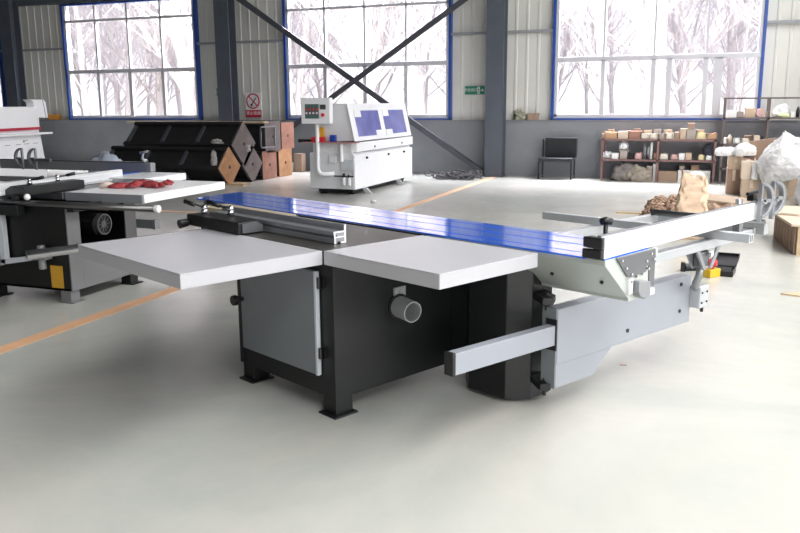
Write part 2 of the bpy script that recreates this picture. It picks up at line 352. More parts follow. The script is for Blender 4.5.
def saw_front():
    r = empty('sliding_table_saw', (-1.679, 3.437, 0), -.4503, 'large grey and black sliding table saw in the foreground with blue film on its carriage', 'table saw')
    # cabinet with recessed door side (-v) and dust port (+u)
    cb = MB().prism([(-.8, .04), (.02, .04), (.02, .95), (-.8, .95)], .09, .783, 'z').build('cabinet', BLACKP, r, .004)
    MB().box(-.825, -.795, .03, .95, .1, .783).build('cabinet_flange', BLACKP, cb)
    dr = MB().box(-.765, -.085, .012, .04, .2, .735).build('cabinet_door', GREYP, r, .004); dr['label'] = 'grey cabinet door'
    MB().box(-.095, -.08, .008, .03, .2, .735).build('door_edge', GREYL, dr)
    k = MB().tube([(-.745, .012, .485), (-.745, -.03, .485)], [.012, .014], 12).tube([(-.745, -.03, .485), (-.745, -.055, .485)], [.03, .028], 16).build('door_knob', PLAST, dr, .003)
    for z in (.65, .29):
        MB().tube([(-.068, .02, z), (-.068, .02, z + .055)], .01, 10).box(-.08, -.045, .03, .042, z + .005, z + .05).build('hinge', PLAST, dr)
    foot(r, -.03, .095, .1, .11); foot(r, -.77, .1, .1, .11); foot(r, -.79, .88, .1, .1)
    # dust port
    dp = MB().pipe((.0, .475, .5), (.15, .455, .49), .056, .05).build('dust_port', PVC, r, smooth=False)
    MB().pipe((.0, .475, .5), (.035, .47, .498), .068, .05).build('port_collar', PLAST, dp)
    MB().box(.02, .03, .44, .52, .54, .6).tube([(.03, .48, .575), (.036, .48, .575)], .008, 8).build('port_bracket', PVC, dp)
    # tables
    ct = MB().box(-1.14, 0, .003, .655, .79, .85).build('main_table', CASTI, r, .003)
    MB().box(-1.98, -1.16, .5, .70, .82, .851).build('tan_strip', TAN, ct)  # plain tan strip between the sliding beam and the rip fence
    MB().box(-1.14, -.0, .70, .712, .78, .848).build('table_edge', PLAST, ct)
    MB().box(-1.3, -1.0, .585, .592, .8515, .855).build('blade_slot_insert', ALUW, ct)
    MB().box(-1.95, -1.14, .5, .66, .78, .815).build('table_bracket', BLACKP, ct)
    ext_table(r, -1.047, -.003, -.756, -.003, TABLE); ext_table(r, .003, .7685, .0, .669, TABLE)
    # rip fence rail, carriage, fence
    MB().tube([(-1.21, -.95, .8), (-1.21, .66, .8)], .024, 18).build('fence_rail', CHROME, r, smooth=True)
    MB().box(-1.19, -1.1, -.1, .64, .76, .8).build('rail_bracket', BLACKP, r)
    fc = MB().prism([(-.03, .853), (.13, .853), (.13, .9), (.09, .922), (-.03, .918)], -1.24, -.69, 'x').build('fence_carriage', DARKP, r, .006)
    MB().tube([(-1.22, -.09, .865), (-1.22, -.035, .87)], [.026, .022], 14).build('adjusting_knob', PLAST, fc)
    MB().prism([(-.01, .86), (.12, .86), (.12, .895), (.08, .915), (-.01, .91)], -.69, -.68, 'x').build('carriage_end_face', STEELD, fc)
    lever(fc, -1.12, .02, .925, PI * 1.05, .17); lever(fc, -.93, .075, .93, PI * 1.05, .19)
    # T-slot fence profile (v,z)
    P = [(.15, .852), (.17, .852), (.17, .862), (.19, .862), (.19, .852), (.226, .852), (.226, .945), (.214, .945), (.214, .915), (.146, .915), (.146, .895), (.168, .895), (.168, .882), (.15, .882)]
    fe = MB().prism(P, -1.25, -.1, 'x').build('rip_fence', ALUD, r, .001)
    m = MB().box(-.1, -.0985, .216, .226, .852, .944).box(-.1, -.0985, .146, .216, .907, .915).box(-.1, -.0985, .15, .158, .852, .914).box(-.1, -.0985, .195, .216, .852, .86).box(-.1, -.0985, .158, .216, .882, .888); m.build('fence_end', ALUW, fe)
    # sliding carriage beam
    BP = [(.74, .845), (.76, .8), (.86, .7), (.962, .625), (1.05, .618), (1.12, .63), (1.21, .8), (1.21, .845)]
    BP = [(.74, .845), (.742, .82), (.955, .635), (.955, .62), (1.13, .62), (1.13, .64), (1.21, .82), (1.21, .845)]
    st = MB().prism(BP, -2.5, 1.085, 'x').build('sliding_beam', ALUG, r, .002)
    m = MB()
    for u in (.3, .72, 1.0):
        m.tube([(u, .86, .722), (u, .85, .712)], .009, 8)
    m.build('beam_bolt', PLAST, st)
    F = [(0.725, 0.853), (0.81, 0.853), (0.81, 0.846), (0.8220000000000001, 0.846), (0.8220000000000001, 0.853), (0.985, 0.853), (0.985, 0.846), (0.997, 0.846), (0.997, 0.853), (1.14, 0.853), (1.14, 0.846), (1.152, 0.846), (1.152, 0.853), (1.225, 0.853), (1.225, 0.843), (0.725, 0.843)]
    cv = MB().prism(F, -2.45, .985, 'x')
    cv.prism([(-2.45, .725), (-2.45, 1.225), (-2.58, 1.2), (-2.53, .9)], .84, .853, 'z').build('sliding_table_film', FILM, r); 
    MB().tube([(-2.5, .86, .84), (-2.3, .73, .825)], [.015, .03], 10).build('end_buffer', PLAST, st)
    # end plate assembly at the near end
    ep = MB().prism([(.821, .848), (1.168, .85), (1.176, .78), (1.093, .773), (1.09, .745), (.945, .74), (.924, .745)], 1.085, 1.095, 'x').build('end_plate', STEELD, st, .002)
    MB().prism([(.975, .72), (1.081, .705), (1.088, .64), (1.043, .624), (.995, .645), (.976, .67)], 1.085, 1.125, 'x').build('end_buffer_plate', ALUD, st, .003)
    MB().prism([(1.12, .8), (1.18, .8), (1.18, .66), (1.13, .67)], 1.06, 1.09, 'x').build('latch_plate', STEELD, st, .002)
    for v, z in ((.86, .83), (.9, .79), (.95, .755), (.945, .72), (1.0, .735), (1.05, .74), (1.1, .76), (1.08, .8), (1.12, .83), (1.15, .8), (1.05, .64), (1.0, .69), (1.06, .69)):
        MB().tube([(1.09, v, z), (1.104, v, z)], .006, 8).build('end_bolt', CHROME, st)
    MB().box(1.08, 1.1, .93, .965, .66, .735).build('roller_bracket', ALUW, st); MB().box(1.09, 1.11, 1.08, 1.15, .63, .66).build('roller_bracket', ALUW, st)
    # crosscut fence
    def fu(v): return 1.08 - .028 * (v - .74)
    T = Matrix.Translation((1.08, .74, 0)) @ Matrix.Rotation(.028, 4, 'Z')
    cf = MB().box(-.05, 0, .0, 2.1, .852, .95, T).build('crosscut_fence', ALUW, r, .003); cf['label'] = 'long bright aluminium crosscut fence'
    MB().box(-.052, -.048, .0, 2.1, .885, .9, T).box(-.04, -.02, 0, 2.1, .95, .956, T).build('fence_groove', ALUD, cf)
    MB().prism([(-.1, -.012), (-.09, .03), (-.01, .03), (0, -.012), (0, -.03), (-.1, -.03)], .852, .895, 'z').prism([(-.1, -.012), (-.09, .03), (-.01, .03), (0, -.012), (0, -.025), (-.1, -.025)], .9, .948, 'z').build('fence_end_cap', PLAST, cf, .006, loc=(1.08, .74, 0))
    MB().box(-.005, .0, .002, .4, .846, .853, T).build('film_strip', FILM, cf)
    for v in (1.7, 1.9): 
        pass
    d_stop(r, 1.055, 2.44, .86, .21, .17); d_stop(r, 1.05, 2.63, .86, .21, .17)
    MB().box(.94, .98, 2.52, 2.57, .95, .99).tube([(.96, 2.48, .995), (.96, 2.62, 1.0)], .012, 8).build('stop_clamp', PLAST, r, .003)
    MB().tube([(1.0, 2.28, .96), (1.0, 2.28, .985)], .022, 16).build('stop_knob', CHROME, r)
    # clamp behind fence end
    k = MB().tube([(.965, .925, .853), (.965, .925, .985)], .011, 12).tube([(.945, .905, .99), (.965, .925, .997), (.985, .945, .99)], [.016, .019, .016], 12).build('hold_down_post', PLAST, r, smooth=True)
    MB().box(.93, .99, .89, .95, .853, .9).build('post_base', PLAST, k, .004); MB().box(.935, .985, .955, 1.0, .853, .9).build('post_block', ALU, k, .003)
    # outrigger frame
    of = MB().box(.94, 1.0, 1.2, 2.52, .735, .785).build('outrigger_frame', ALU, r, .004); of['label'] = 'aluminium outrigger frame of square tubes'
    MB().box(.2, .26, 1.2, 2.83, .735, .785).build('frame_bar', ALU, of, .003)
    MB().box(.26, .98, 2.72, 2.78, .72, .785).build('frame_bar', ALU, of, .003)
    MB().tube([(.24, 2.66, .805), (1.0, 2.66, .805)], .022, 16).build('support_roller', STEELD, of, smooth=True)
    lb = MB().box(-.17, 1.2, 1.975, 2.025, .787, .834).build('length_bar', ALU, of, .003)
    m = MB()
    for bb in ((1.975, 2.025, .787, .792), (1.975, 2.025, .829, .834), (1.975, 1.98, .787, .834), (2.02, 2.025, .787, .834), (1.998, 2.002, .787, .834)): m.box(1.2, 1.203, *bb)
    m.build('bar_end_rim', ALUW, lb)
    MB().box(1.2, 1.2015, 1.977, 2.023, .789, .832).build('bar_end_hollow', STEELD, lb)
    MB().box(.935, 1.005, 2.5, 2.53, .73, .79).build('frame_end_cap', ALUD, of, .003)
    MB().box(.95, .99, 2.33, 2.38, .785, .853).build('fence_mount', ALUD, of)
    # support post from the arm
    pm = MB().prism([(1.79, .74), (2.08, .74), (1.99, .62), (1.89, .62)], .925, .937, 'x').prism([(1.79, .74), (1.83, .74), (1.92, .62), (1.89, .62)], .99, 1.002, 'x').prism([(2.04, .74), (2.08, .74), (1.99, .62), (1.96, .62)], .99, 1.002, 'x').build('post_head', ALUD, r, .002)
    MB().box(.937, .985, 1.88, 1.99, .63, .72).build('pivot_block', STEELD, pm, .01)
    MB().tube([(.985, 1.94, .71), (1.02, 1.94, .71)], .018, 12).build('pivot_bolt', CHROME, pm)
    MB().tube([(.955, 1.94, .64), (.95, 1.94, .57), (.93, 1.95, .53), (.89, 2.03, .48)], [.02, .02, .022, .022], 14).build('support_post', ALUD, r, smooth=True)
    pb = MB().box(.83, .90, 2.08, 2.19, .345, .48).build('post_clamp', ALU, r, .008)
    for v, z in ((2.1, .38), (2.1, .44), (2.16, .38), (2.16, .44)): MB().tube([(.9, v, z), (.906, v, z)], .006, 8).build('clamp_bolt', PLAST, pb)
    MB().tube([(.88, 2.15, .315), (.88, 2.15, .35)], .01, 8).build('adjusting_screw', PLAST, pb)
    # swing arm (slightly yawed about its hinge)
    S = Matrix.Translation((.76, .86, 0)) @ Matrix.Rotation(-.06, 4, 'Z')
    ab = MB().box(-.085, 0, 0, 1.235, .255, .54, S)
    sa = ab.build('swing_arm', ARMG, r, .004); sa['label'] = 'wide light grey swing arm'
    m = MB(); m.prism([(0, .13), (.31, .13), (.47, .254), (0, .254)], -.08, -.005, 'x'); bmesh.ops.transform(m.bm, matrix=S, verts=m.bm.verts); m.build('arm_gusset', ARMG, sa, .003)
    m = MB().box(-.09, -.002, -.012, .0, .13, .545, S); m.build('arm_end_plate', GREYP, sa, .002)
    m = MB().box(-.062, .004, -.016, -.008, .33, .49, S); m.build('tube_slot', PLAST, sa)
    for v, z in ((.6, .51), (.6, .32), (1.12, .5), (1.12, .34)): MB().tube([S @ Vector((0, v, z)), S @ Vector((.006, v, z))], .011, 10).build('arm_screw', PLAST, sa)
    tt = MB().box(-.055, -.003, -.70, -.005, .358, .46, S).build('telescopic_tube', ARMG, r, .003)
    MB().box(-.057, -.001, -.72, -.70, .356, .462, S).build('tube_cap', PLAST, tt, .003)
    # swing column
    oc = MB().prism([(.24, .79), (.49, .79), (.585, .885), (.585, 1.05), (.49, 1.15), (.2, 1.15), (.14, 1.05), (.14, .88)], .02, .76, 'z').build('swing_column', BLACKP, r, .004)
    MB().box(-.3, .2, .88, 1.1, .12, .7).build('column_mount', BLACKP, oc, .004)
    for z in (.56, .115):
        hg = MB().prism([(.56, .9), (.56, 1.0), (.7, .92), (.735, .85), (.7, .81)], z, z + .035, 'z').build('hinge_lug', BLACKP, r, .004)
        MB().tube([(.69, .86, z - .035), (.69, .86, z + .055)], .01, 10).tube([(.69, .86, z + .035), (.69, .86, z + .043)], .018, 6).build('hinge_pin', PLAST, hg)
    return r
saw_front()

def saw_back():
    # its length axis runs along +y, its crosscut side towards -x
    r = empty('sliding_table_saw', (-4.87, 6.4, 0), PI / 2, 'black and grey sliding table saw at the left edge with red gloves on its table', 'table saw')
    # local: u=+y world, v=-x world.  world (x,y)->(u=y-6.4, v=-4.87-x)
    def U(y): return y - 6.4
    def V(x): return -4.87 - x
    # cabinet: shell with an opening in the side facing +x (v small)
    ya, yb, xa, xb = U(4.92), U(5.74), V(-4.62), V(-5.5)
    m = MB(); m.box(ya, ya + .02, xa, xb, .1, .783).box(yb - .02, yb, xa, xb, .1, .783).box(ya, yb, xb - .02, xb, .1, .783).box(ya, yb, xa, xb, .1, .12)
    m.build('cabinet', DARKP, r, .003)
    GREYC = mat('mid_grey_cabinet_paint', (112, 112, 114), .4, 0, .04)
    m = MB(); m.box(ya, ya + .14, xa - .012, xa, .1, .775).box(yb - .14, yb, xa - .012, xa, .1, .775).box(ya + .14, yb - .14, xa - .012, xa, .1, .42).box(ya + .14, yb - .14, xa - .012, xa, .73, .775)
    cp = m.build('side_panel', GREYC, r, .002)
    MB().tube([(U(5.1), xa - .012, .36), (U(5.1), xa - .018, .36)], .012, 10).build('panel_screw', CHROME, cp)
    for y in (4.97, 5.69):
        foot(r, U(y), xa + .06, .1, .1, .1, GREYC if y < 5 else DARKP)
    foot(r, U(4.97), xb - .06, .1, .1, .1, DARKP); foot(r, U(5.69), xb - .06, .1, .1, .1, DARKP)
    # motor behind the opening
    mo = MB().tube([(U(5.40), xa + .08, .57), (U(5.40), xa + .34, .57)], .095, 22).build('motor', DARKP, r, .006)
    MB().pipe((U(5.40), xa + .035, .57), (U(5.40), xa + .08, .57), .088, .078).build('fan_cover_ring', STEELD, mo)
    m = MB().tube([(U(5.40), xa + .05, .57), (U(5.40), xa + .08, .57)], .076, 22); m.build('fan_cover', BLACKP, mo)
    m = MB(); m.tube([(U(5.40), xa + .045, .57), (U(5.40), xa + .05, .57)], .03, 16)
    for k in range(10): a = 2 * PI * k / 10; m.tube([(U(5.40), xa + .045, .57), (U(5.40) + .075 * math.cos(a), xa + .045, .57 + .075 * math.sin(a))], .003, 6)
    m.build('fan_grille', STEELD, mo)
    MB().box(ya - .004, ya, V(-4.81), V(-4.69) , .12, .3).build('warning_label', YEL, r)
    # pale frame fixed to the front face
    fr = MB().box(ya - .1, ya - .03, V(-4.99), V(-5.9), .7, .78).build('rail_support', BLACKP, r, .003)
    m = MB().box(ya - .07, ya - .02, V(-5.2), V(-5.25), .3, .7).prism([(V(-5.25), .29), (V(-4.94), .34), (V(-4.94), .375), (V(-5.25), .335)], ya - .07, ya - .02, 'x'); m.build('cover_bracket', GREYL, r, .002)
    MB().box(ya - .07, ya - .03, V(-5.25), V(-5.6), .28, .7).build('cover_plate', GREYP, r, .002)
    fk = MB().tube([(ya - .13, V(-4.83), .4), (ya - .02, V(-4.83), .4)], .04, 16).box(ya - .1, ya - .02, V(-4.76), V(-4.92), .36, .42).tube([(ya - .06, V(-4.83), .28), (ya - .06, V(-4.83), .47)], .03, 14).build('handwheel_bracket', ALUD, r, .004)
    # tables
    ct = MB().box(U(5.2), 0, V(-4.89), V(-5.56), .79, .85).build('main_table', STEELD, r, .003)
    ext_table(r, U(5.24), -.003, V(-4.11), V(-4.885), TABLEW); ext_table(r, .003, .72, V(-5.04), V(-5.55), TABLEW)
    MB().box(U(5.22), U(5.24), V(-4.12), V(-4.88), .783, .848).build('table_front_skirt', GREYP, r)
    # rail
    MB().tube([(U(4.86), V(-3.72), .8), (U(4.86), V(-5.9), .8)], .024, 18).build('fence_rail', RAILM, r, smooth=True)
    MB().tube([(U(4.86), V(-3.69), .8), (U(4.86), V(-3.72), .8)], .028, 18).build('rail_end_cap', WHITE, r)
    MB().box(U(4.88), U(5.2), V(-4.5), V(-4.56), .74, .79).box(U(4.9), U(4.92), V(-4.2), V(-5.56), .76, .8).build('rail_bracket', BLACKP, r)
    # carriage and rip fence (fence lies low, bright aluminium)
    fc = MB().prism([(V(-4.92), .855), (V(-5.12), .855), (V(-5.12), .9), (V(-5.06), .93), (V(-4.92), .925)], U(4.84), U(5.5), 'x').build('fence_carriage', BLACKP, r, .005)
    lever(fc, U(5.0), V(-5.02), .93, -PI * .5, .14); lever(fc, U(5.3), V(-5.02), .93, -.9, .14)
    MB().tube([(U(4.83), V(-5.0), .84), (U(4.8), V(-5.0), .84)], [.03, .026], 14).build('adjusting_knob', PLAST, fc)
    MB().ball((U(4.84), V(-4.9), .85), .026).build('ball_knob', WHITE, fc, smooth=True)
    MB().box(U(5.0), U(6.1), V(-5.03), V(-5.06), .93, .95).box(U(4.6), U(6.1), V(-5.13), V(-5.27), .854, .872).box(U(4.6), U(6.1), V(-5.17), V(-5.21), .872, .945).build('rip_fence', ALUW, r, .002)
    MB().box(U(4.4), U(6.6), V(-5.42), V(-5.47), .853, .92).build('guide_bar', ALUW, r, .003)
    # sliding carriage, film, crosscut fence
    MB().prism([(V(-5.6), .845), (V(-6.07), .845), (V(-5.98), .64), (V(-5.82), .62)], U(4.0), U(7.35), 'x').build('sliding_beam', ALU, r, .003)
    MB().box(U(3.95), U(7.1), V(-5.58), V(-6.08), .838, .853).build('sliding_table_film', FILM, r)
    cf = MB().box(U(7.06), U(7.12), V(-5.5), V(-7.5), .853, .95).build('crosscut_fence', ALUD, r, .003)
    MB().box(U(7.055), U(7.125), V(-5.5), V(-7.5), .95, .957).build('fence_top_strip', PLAST, cf)
    MB().box(U(7.05), U(7.13), V(-5.42), V(-5.5), .855, .95).build('fence_end_block', ALUD, cf, .01)
    k = MB().tube([(U(7.08), V(-5.5), .96), (U(7.08), V(-5.55), .99), (U(7.08), V(-5.53), 1.05)], [.03, .015, .012], 10).tube([(U(7.08), V(-5.47), 1.07), (U(7.08), V(-5.57), 1.05)], .014, 8).build('hold_down_clamp', ALUD, r, smooth=True)
    d_stop(r, U(7.02), V(-7.12), .87, .22, .11); d_stop(r, U(7.02), V(-6.93), .87, .22, .11)
    MB().tube([(U(7.0), V(-6.9), .96), (U(7.0), V(-6.7), .96)], .02, 8).build('stop_rod', STEELD, r)
    # outrigger and its arm
    MB().box(U(6.9), U(6.96), V(-6.1), V(-8.2), .72, .78).build('outrigger_frame', ALUD, r, .003)
    MB().box(U(6.0), U(6.06), V(-6.1), V(-8.2), .72, .78).build('outrigger_bar', ALUD, r, .003)
    tt = MB().box(U(6.68), U(6.75), V(-5.16), V(-5.7), .32, .41).build('telescopic_tube', GREYP, r, .003)
    MB().box(U(6.675), U(6.755), V(-5.13), V(-5.16), .315, .415).build('tube_cap', ALUD, tt)
    MB().prism([(U(6.3), V(-5.6)), (U(6.9), V(-5.6)), (U(6.95), V(-5.75)), (U(6.9), V(-5.95)), (U(6.3), V(-5.95))], .02, .76, 'z').build('swing_column', DARKP, r, .004)
    return r
saw_back()

# ------------------------------------------------------------ crumpled soft things
def crumple(name, loc, size, m_, label, cat, seed=0, amp=.25, freq=2.2, sub=4, group=None, rz=0, flat=.0, neck=None, parent=None):
    b = MB(); g = bmesh.ops.create_icosphere(b.bm, subdivisions=sub, radius=1)
    for v in b.bm.verts:
        p = v.co.copy(); n1 = noise.noise(p * freq + Vector((seed, 0, 0))); n2 = abs(noise.noise(p * freq * 2.6 + Vector((0, seed, 0)))); n3 = noise.noise(p * freq * 6 + Vector((0, 0, seed)))
        p *= 1 + amp * n1 - amp * .9 * n2 + amp * .25 * n3
        if neck and p.z > 0: k = 1 - neck * min(1, p.z) ** 1.3; p.x *= k; p.y *= k
        p.z = max(p.z, -.55 + flat)
        v.co = Vector((p.x * size[0], p.y * size[1], (p.z + .55 - flat) * size[2]))
    o = b.build(name, m_, parent, smooth=True, loc=loc, rz=rz)
    if label: tag(o, label, cat, group)
    return o
# gloves on the back saw's table
def gloves():
    GL = mat('red_rubber_coating', (150, 56, 60), .6, 0, .25, 14, .4)
    GW = mat('white_knit', (216, 196, 186), .9, 0, .06, 30, .4)
    for i, (x, y, rz, s, lab) in enumerate(((-4.66, 5.62, .35, 1.0, 'red coated work glove lying left on the back saw table, pale cuff'), (-4.45, 5.78, -.25, 1.1, 'red coated work glove lying right on the back saw table'))):
        r = empty('work_glove', (x, y, .852), rz, lab, 'glove')
        m = MB(); g = bmesh.ops.create_icosphere(m.bm, subdivisions=3, radius=1)
        for v in g['verts']:
            p = v.co; k = 1 + .3 * noise.noise(p * 2 + Vector((i * 5, 0, 0)))
            v.co = Vector((p.x * .075 * k, p.y * .05 * k, (max(p.z, -.5) + .5) * .03 * k))
        for f in range(4):
            a = -.35 + f * .22; L = .1 - .01 * abs(f - 1.5)
            p0 = Vector((.055, -.03 + f * .022, .014)); p1 = p0 + Vector((math.cos(a) * L * .5, math.sin(a) * L * .5, .012 + .008 * f)); p2 = p1 + Vector((math.cos(a - .2) * L * .5, math.sin(a - .2) * L * .5, -.014))
            m.tube([p0, p1, p2], [.013, .013, .009], 8)
        m.tube([(.0, .04, .014), (.04, .085, .02), (.075, .095, .014)], [.016, .014, .009], 8)
        m.build('glove_palm', GL, r, smooth=True)
        m = MB(); m.tube([(-.05, 0, .02), (-.08, .005, .03), (-.13, .0, .015)], [.024, .028, .026], 12); m.build('glove_cuff', GW if i == 0 else GL, r, smooth=True)
        r.scale = (s * 1.3, s * 1.25, s * 1.0)
gloves()

# ------------------------------------------------------------ white edge bander behind
def bander():
    W1 = mat('glossy_white_enamel', (236, 237, 240), .3, 0, .01)
    W2 = mat('shaded_white_enamel', (214, 215, 218), .35, 0, .01)  # greyer copy of the white enamel, shade of the near end in the colour
    r = empty('edge_banding_machine', (-5.98, 14.15, 0), 0, 'white edge banding machine with violet hood windows, standing before the middle window', 'machine')
    # local x: -.46..+.42 ; y -1.45..1.46
    b = MB().box(-.45, .38, -1.43, 1.44, .1, .72).build('base_cabinet', W2, r, .01)
    MB().box(.38, .42, -1.45, 1.46, .1, .68).build('front_panel', W1, r, .008)
    MB().box(-.38, .36, -1.43, 1.44, .72, .9).build('bed', W2, r, .006)
    MB().box(.36, .44, -1.4, 1.44, .74, .9).build('pressure_beam', W1, r, .01)
    # hood: sloping front, sloped near end
    hp = [(-.32, .9), (.4, .93), (.27, 1.54), (-.02, 1.56), (-.32, 1.3)]
    hd = MB().prism(hp, -1.38, 1.4, 'y').build('hood', W2, r, .012)
    # hood front face with two windows standing proud of it
    def F(y0, y1, t0, t1, off=.012, th=.014):
        A = Vector((.4, 0, .93)); B = Vector((.27, 0, 1.54)); d = B - A; n = Vector((d.z, 0, -d.x)).normalized()
        m = MB(); pts = []
        for y, t in ((y0, t0), (y1, t0), (y1, t1), (y0, t1)):
            p = A + d * t; pts += [p + n * off + Vector((0, y, 0)), p + n * (off + th) + Vector((0, y, 0))]
        v = [m.bm.verts.new(p) for p in pts]
        for f in ((0, 2, 4, 6), (1, 7, 5, 3), (0, 1, 3, 2), (2, 3, 5, 4), (4, 5, 7, 6), (6, 7, 1, 0)): m.bm.faces.new([v[i] for i in f])
        return m
    VIO = mat('violet_tinted_pane', (120, 122, 186), .12, 0, .2, 3, coat=1)
    F(-1.42, 1.44, -.02, 1.02, 0, .01).build('hood_front', W1, r, .004)
    for y0, y1 in ((-1.22, -.12), (.1, 1.2)):
        wn = F(y0, y1, .1, .82, .012, .006).build('hood_window', VIO, r)
        F(y0 - .02, y0 + .26, .64, .84, .018, .01).build('window_corner_plate', W1, wn)
        F(y0 + .82 if y0 < 0 else y0 - .02, y1 + .02 if y0 < 0 else y0 + .3, .06, .24, .018, .01).build('window_handle_plate', W1, wn)
    # end-side fittings facing the camera
    ry = -1.43
    MB().box(-.52, .5, ry - .12, ry + .0, .895, .91).build('feed_table', mat('dusty_pink_edge', (190, 130, 130), .5), r)
    MB().box(-.36, -.12, ry - .1, ry - .02, .91, 1.0).build('red_motor', RED, r, .01)
    MB().box(-.3, -.14, ry - .06, ry - .01, 1.0, 1.16).build('yellow_plate', YEL, r)
    MB().box(-.02, .08, ry - .08, ry - .0, .92, 1.03).build('blue_valve', mat('blue_part', (30, 60, 150), .4), r, .006)
    MB().tube([(-.62, ry - .06, .93), (-.36, ry - .06, .93)], .03, 10).build('glue_pot_handle', PLAST, r)
    MB().tube([(-.24, ry - .1, 1.3), (-.24, ry - .1, .45), (-.21, ry - .1, .38), (-.14, ry - .08, .36), (.02, ry, .37)], .035, 14).build('panel_post', W1, r, smooth=True)
    MB().tube([(.18, ry - .04, .88), (.18, ry - .04, .58)], .03, 10).build('air_pipe', W1, r)
    MB().box(-.06, .08, ry - .05, ry, .55, .68).build('junction_box', W2, r, .01)
    MB().box(.15, .37, ry - .02, ry, .42, .62).build('access_cover', GREYL, r, .005)
    ft = MB().tube([(.22, ry - .05, .18), (.22, ry - .05, .31)], .028, 10).tube([(.32, ry - .05, .18), (.32, ry - .05, .31)], .028, 10).build('air_filter', W1, r)
    MB().tube([(.22, ry - .05, .31), (.22, ry - .05, .38)], .022, 8).tube([(.04, ry - .05, .33), (.4, ry - .05, .33)], .012, 6).tube([(.31, ry - .05, .31), (.31, ry - .05, .36)], .015, 8).build('filter_knob', PLAST, ft)
    for y in (-1.05, .6): MB().prism([(.38, .1), (.46, .1), (.56, .0), (.46, .0)], y - .03, y + .05, 'y').build('foot', ALU, r)
    MB().box(-.35, .3, -1.3, 1.3, .03, .1).build('base_rail', BLACKP, r)
    for x in (-.3, .25):
        for y in (-1.2, 1.2): MB().box(x - .05, x + .05, y - .05, y + .05, 0, .03).build('levelling_foot', PLAST, r)
    m = MB()
    for y, z in ((-.95, .62), (.1, .62), (.95, .62), (-.6, .8), (.8, .8)): m.tube([(.42, y, z), (.45, y, z)], .02, 8)
    m.build('panel_lock', PLAST, r)
    # control panel
    cp = MB().box(-.5, .05, ry - .18, ry - .06, 1.22, 1.655).build('control_panel', W1, r, .015)
    MB().box(-.42, -.16, ry - .186, ry - .18, 1.31, 1.55).build('key_field', mat('key_grey', (96, 98, 102), .5), cp)
    cols = [GREEN, RED, WHITE]
    for i in range(4):
        for j in range(4):
            MB().tube([(-.39 + i * .065, ry - .186, 1.34 + j * .06), (-.39 + i * .065, ry - .196, 1.34 + j * .06)], .017, 8).build('push_button', cols[(i * 3 + j * 2) % 3], cp)
    MB().box(-.14, -.03, ry - .186, ry - .18, 1.46, 1.54).build('display', STEELD, cp)
    MB().tube([(-.08, ry - .18, 1.37), (-.08, ry - .21, 1.37)], .03, 10).build('stop_button', RED, cp)
    return r
bander()

# ------------------------------------------------------------ white machine at the left edge
def left_machine():
    W1 = mat('glossy_white_enamel', (236, 237, 240), .3)
    r = empty('woodworking_machine', (-9.92, 10.2, 0), 1.8, 'white machine with a red stripe standing at the left edge of the picture', 'machine')
    MB().prism([(-2.3, .1), (.08, .1), (.08, .62), (0, 1.1), (-2.3, 1.1)], 0, .5, 'y').build('base_cabinet', W1, r, .01)
    MB().box(-2.3, -.06, -.04, .5, 1.19, 1.54).build('hood', W1, r, .02)
    MB().box(-2.3, -.04, 0, .45, 1.1, 1.19).build('body_band', W1, r)
    MB().box(-2.3, -.05, -.05, 0, 1.185, 1.225).build('red_stripe', REDS, r)
    MB().box(-2.3, .12, -.14, .1, 1.11, 1.14).build('feed_shelf', W1, r, .005)
    MB().tube([(.02, .1, 1.14), (.02, .1, 1.36)], .05, 12).build('panel_post', W1, r)
    cpn = MB().prism([(-.24, 1.65), (.16, 1.65), (.2, 1.6), (.23, 1.36), (-.12, 1.37), (-.14, 1.6)], -.02, .12, 'y').build('control_box', W1, r, .012)
    MB().prism([(.1, 1.65), (.12, 1.65), (.17, 1.37), (.15, 1.37)], -.03, -.02, 'y').build('box_edge', GREYL, cpn)
    m = MB()
    for x in (-.9, -.62, -.4, -.16): m.box(x - .07, x + .06, -.005, 0, .97, .978)
    m.box(-.5, -.38, -.005, 0, 1.02, 1.03).box(-.5, -.46, -.005, 0, 1.0, 1.02); m.build('trim_mark', GREYP, r)
    for x in (-2.0, -.1):
        for y in (.1, .4): MB().box(x - .06, x + .06, y - .06, y + .06, 0, .1).build('foot', PLAST, r)
left_machine()

# ------------------------------------------------------------ stacked steel frames
SCRAP = mat('grey_plastic_scrap', (170, 168, 165), .5, 0, .15, 14, .5)
def steel_frame(x0, x1, cy, cz, hs, plate, ang, label, ribs_n=3, cut=False, diamond=True):
    r = empty('steel_frame', (0, cy, cz), 0, label, 'frame', 'welded steel frames stacked before the wall')
    T = Matrix.Rotation(ang, 4, 'X'); t = .035
    m = MB()
    for sy in (-1, 1):
        for sz in (-1, 1):
            m.box(x0, x1 - .02, sy * hs - t, sy * hs + t, sz * hs - t, sz * hs + t, T)
    m.build('longitudinal_bar', DSTEEL, r)
    m = MB().box(x0 + .02, x1 - .03, -hs + .06, -hs + .07, -hs, hs, T).box(x0 + .02, x1 - .03, -hs, hs, hs - .06, hs - .05, T); m.build('side_sheet', DSTEEL, r)
    n = ribs_n
    for k in range(n + 1):
        x = x0 + .03 + (x1 - .09 - x0) * k / n
        MB().box(x - .03, x + .03, -hs - .01, -hs + .05, -hs, hs, T).box(x - .03, x + .03, hs - .05, hs, -hs, hs, T).box(x - .03, x + .03, -hs, hs, -hs, -hs + .05, T).box(x - .03, x + .03, -hs, hs, hs - .05, hs, T).build('cross_rib', BRACE, r)
    pl = MB(); pl.box(x1 - .02, x1, -hs - .045, hs + .045, -hs - .045, hs + .045, T)
    if cut: pass
    p = pl.build('end_plate', plate, r, .003)
    MB().tube([T @ Vector((x1, 0, 0)), T @ Vector((x1 + .004, 0, 0))], .035, 12).build('plate_hole', PLAST, p)
    return r
A45 = PI / 4
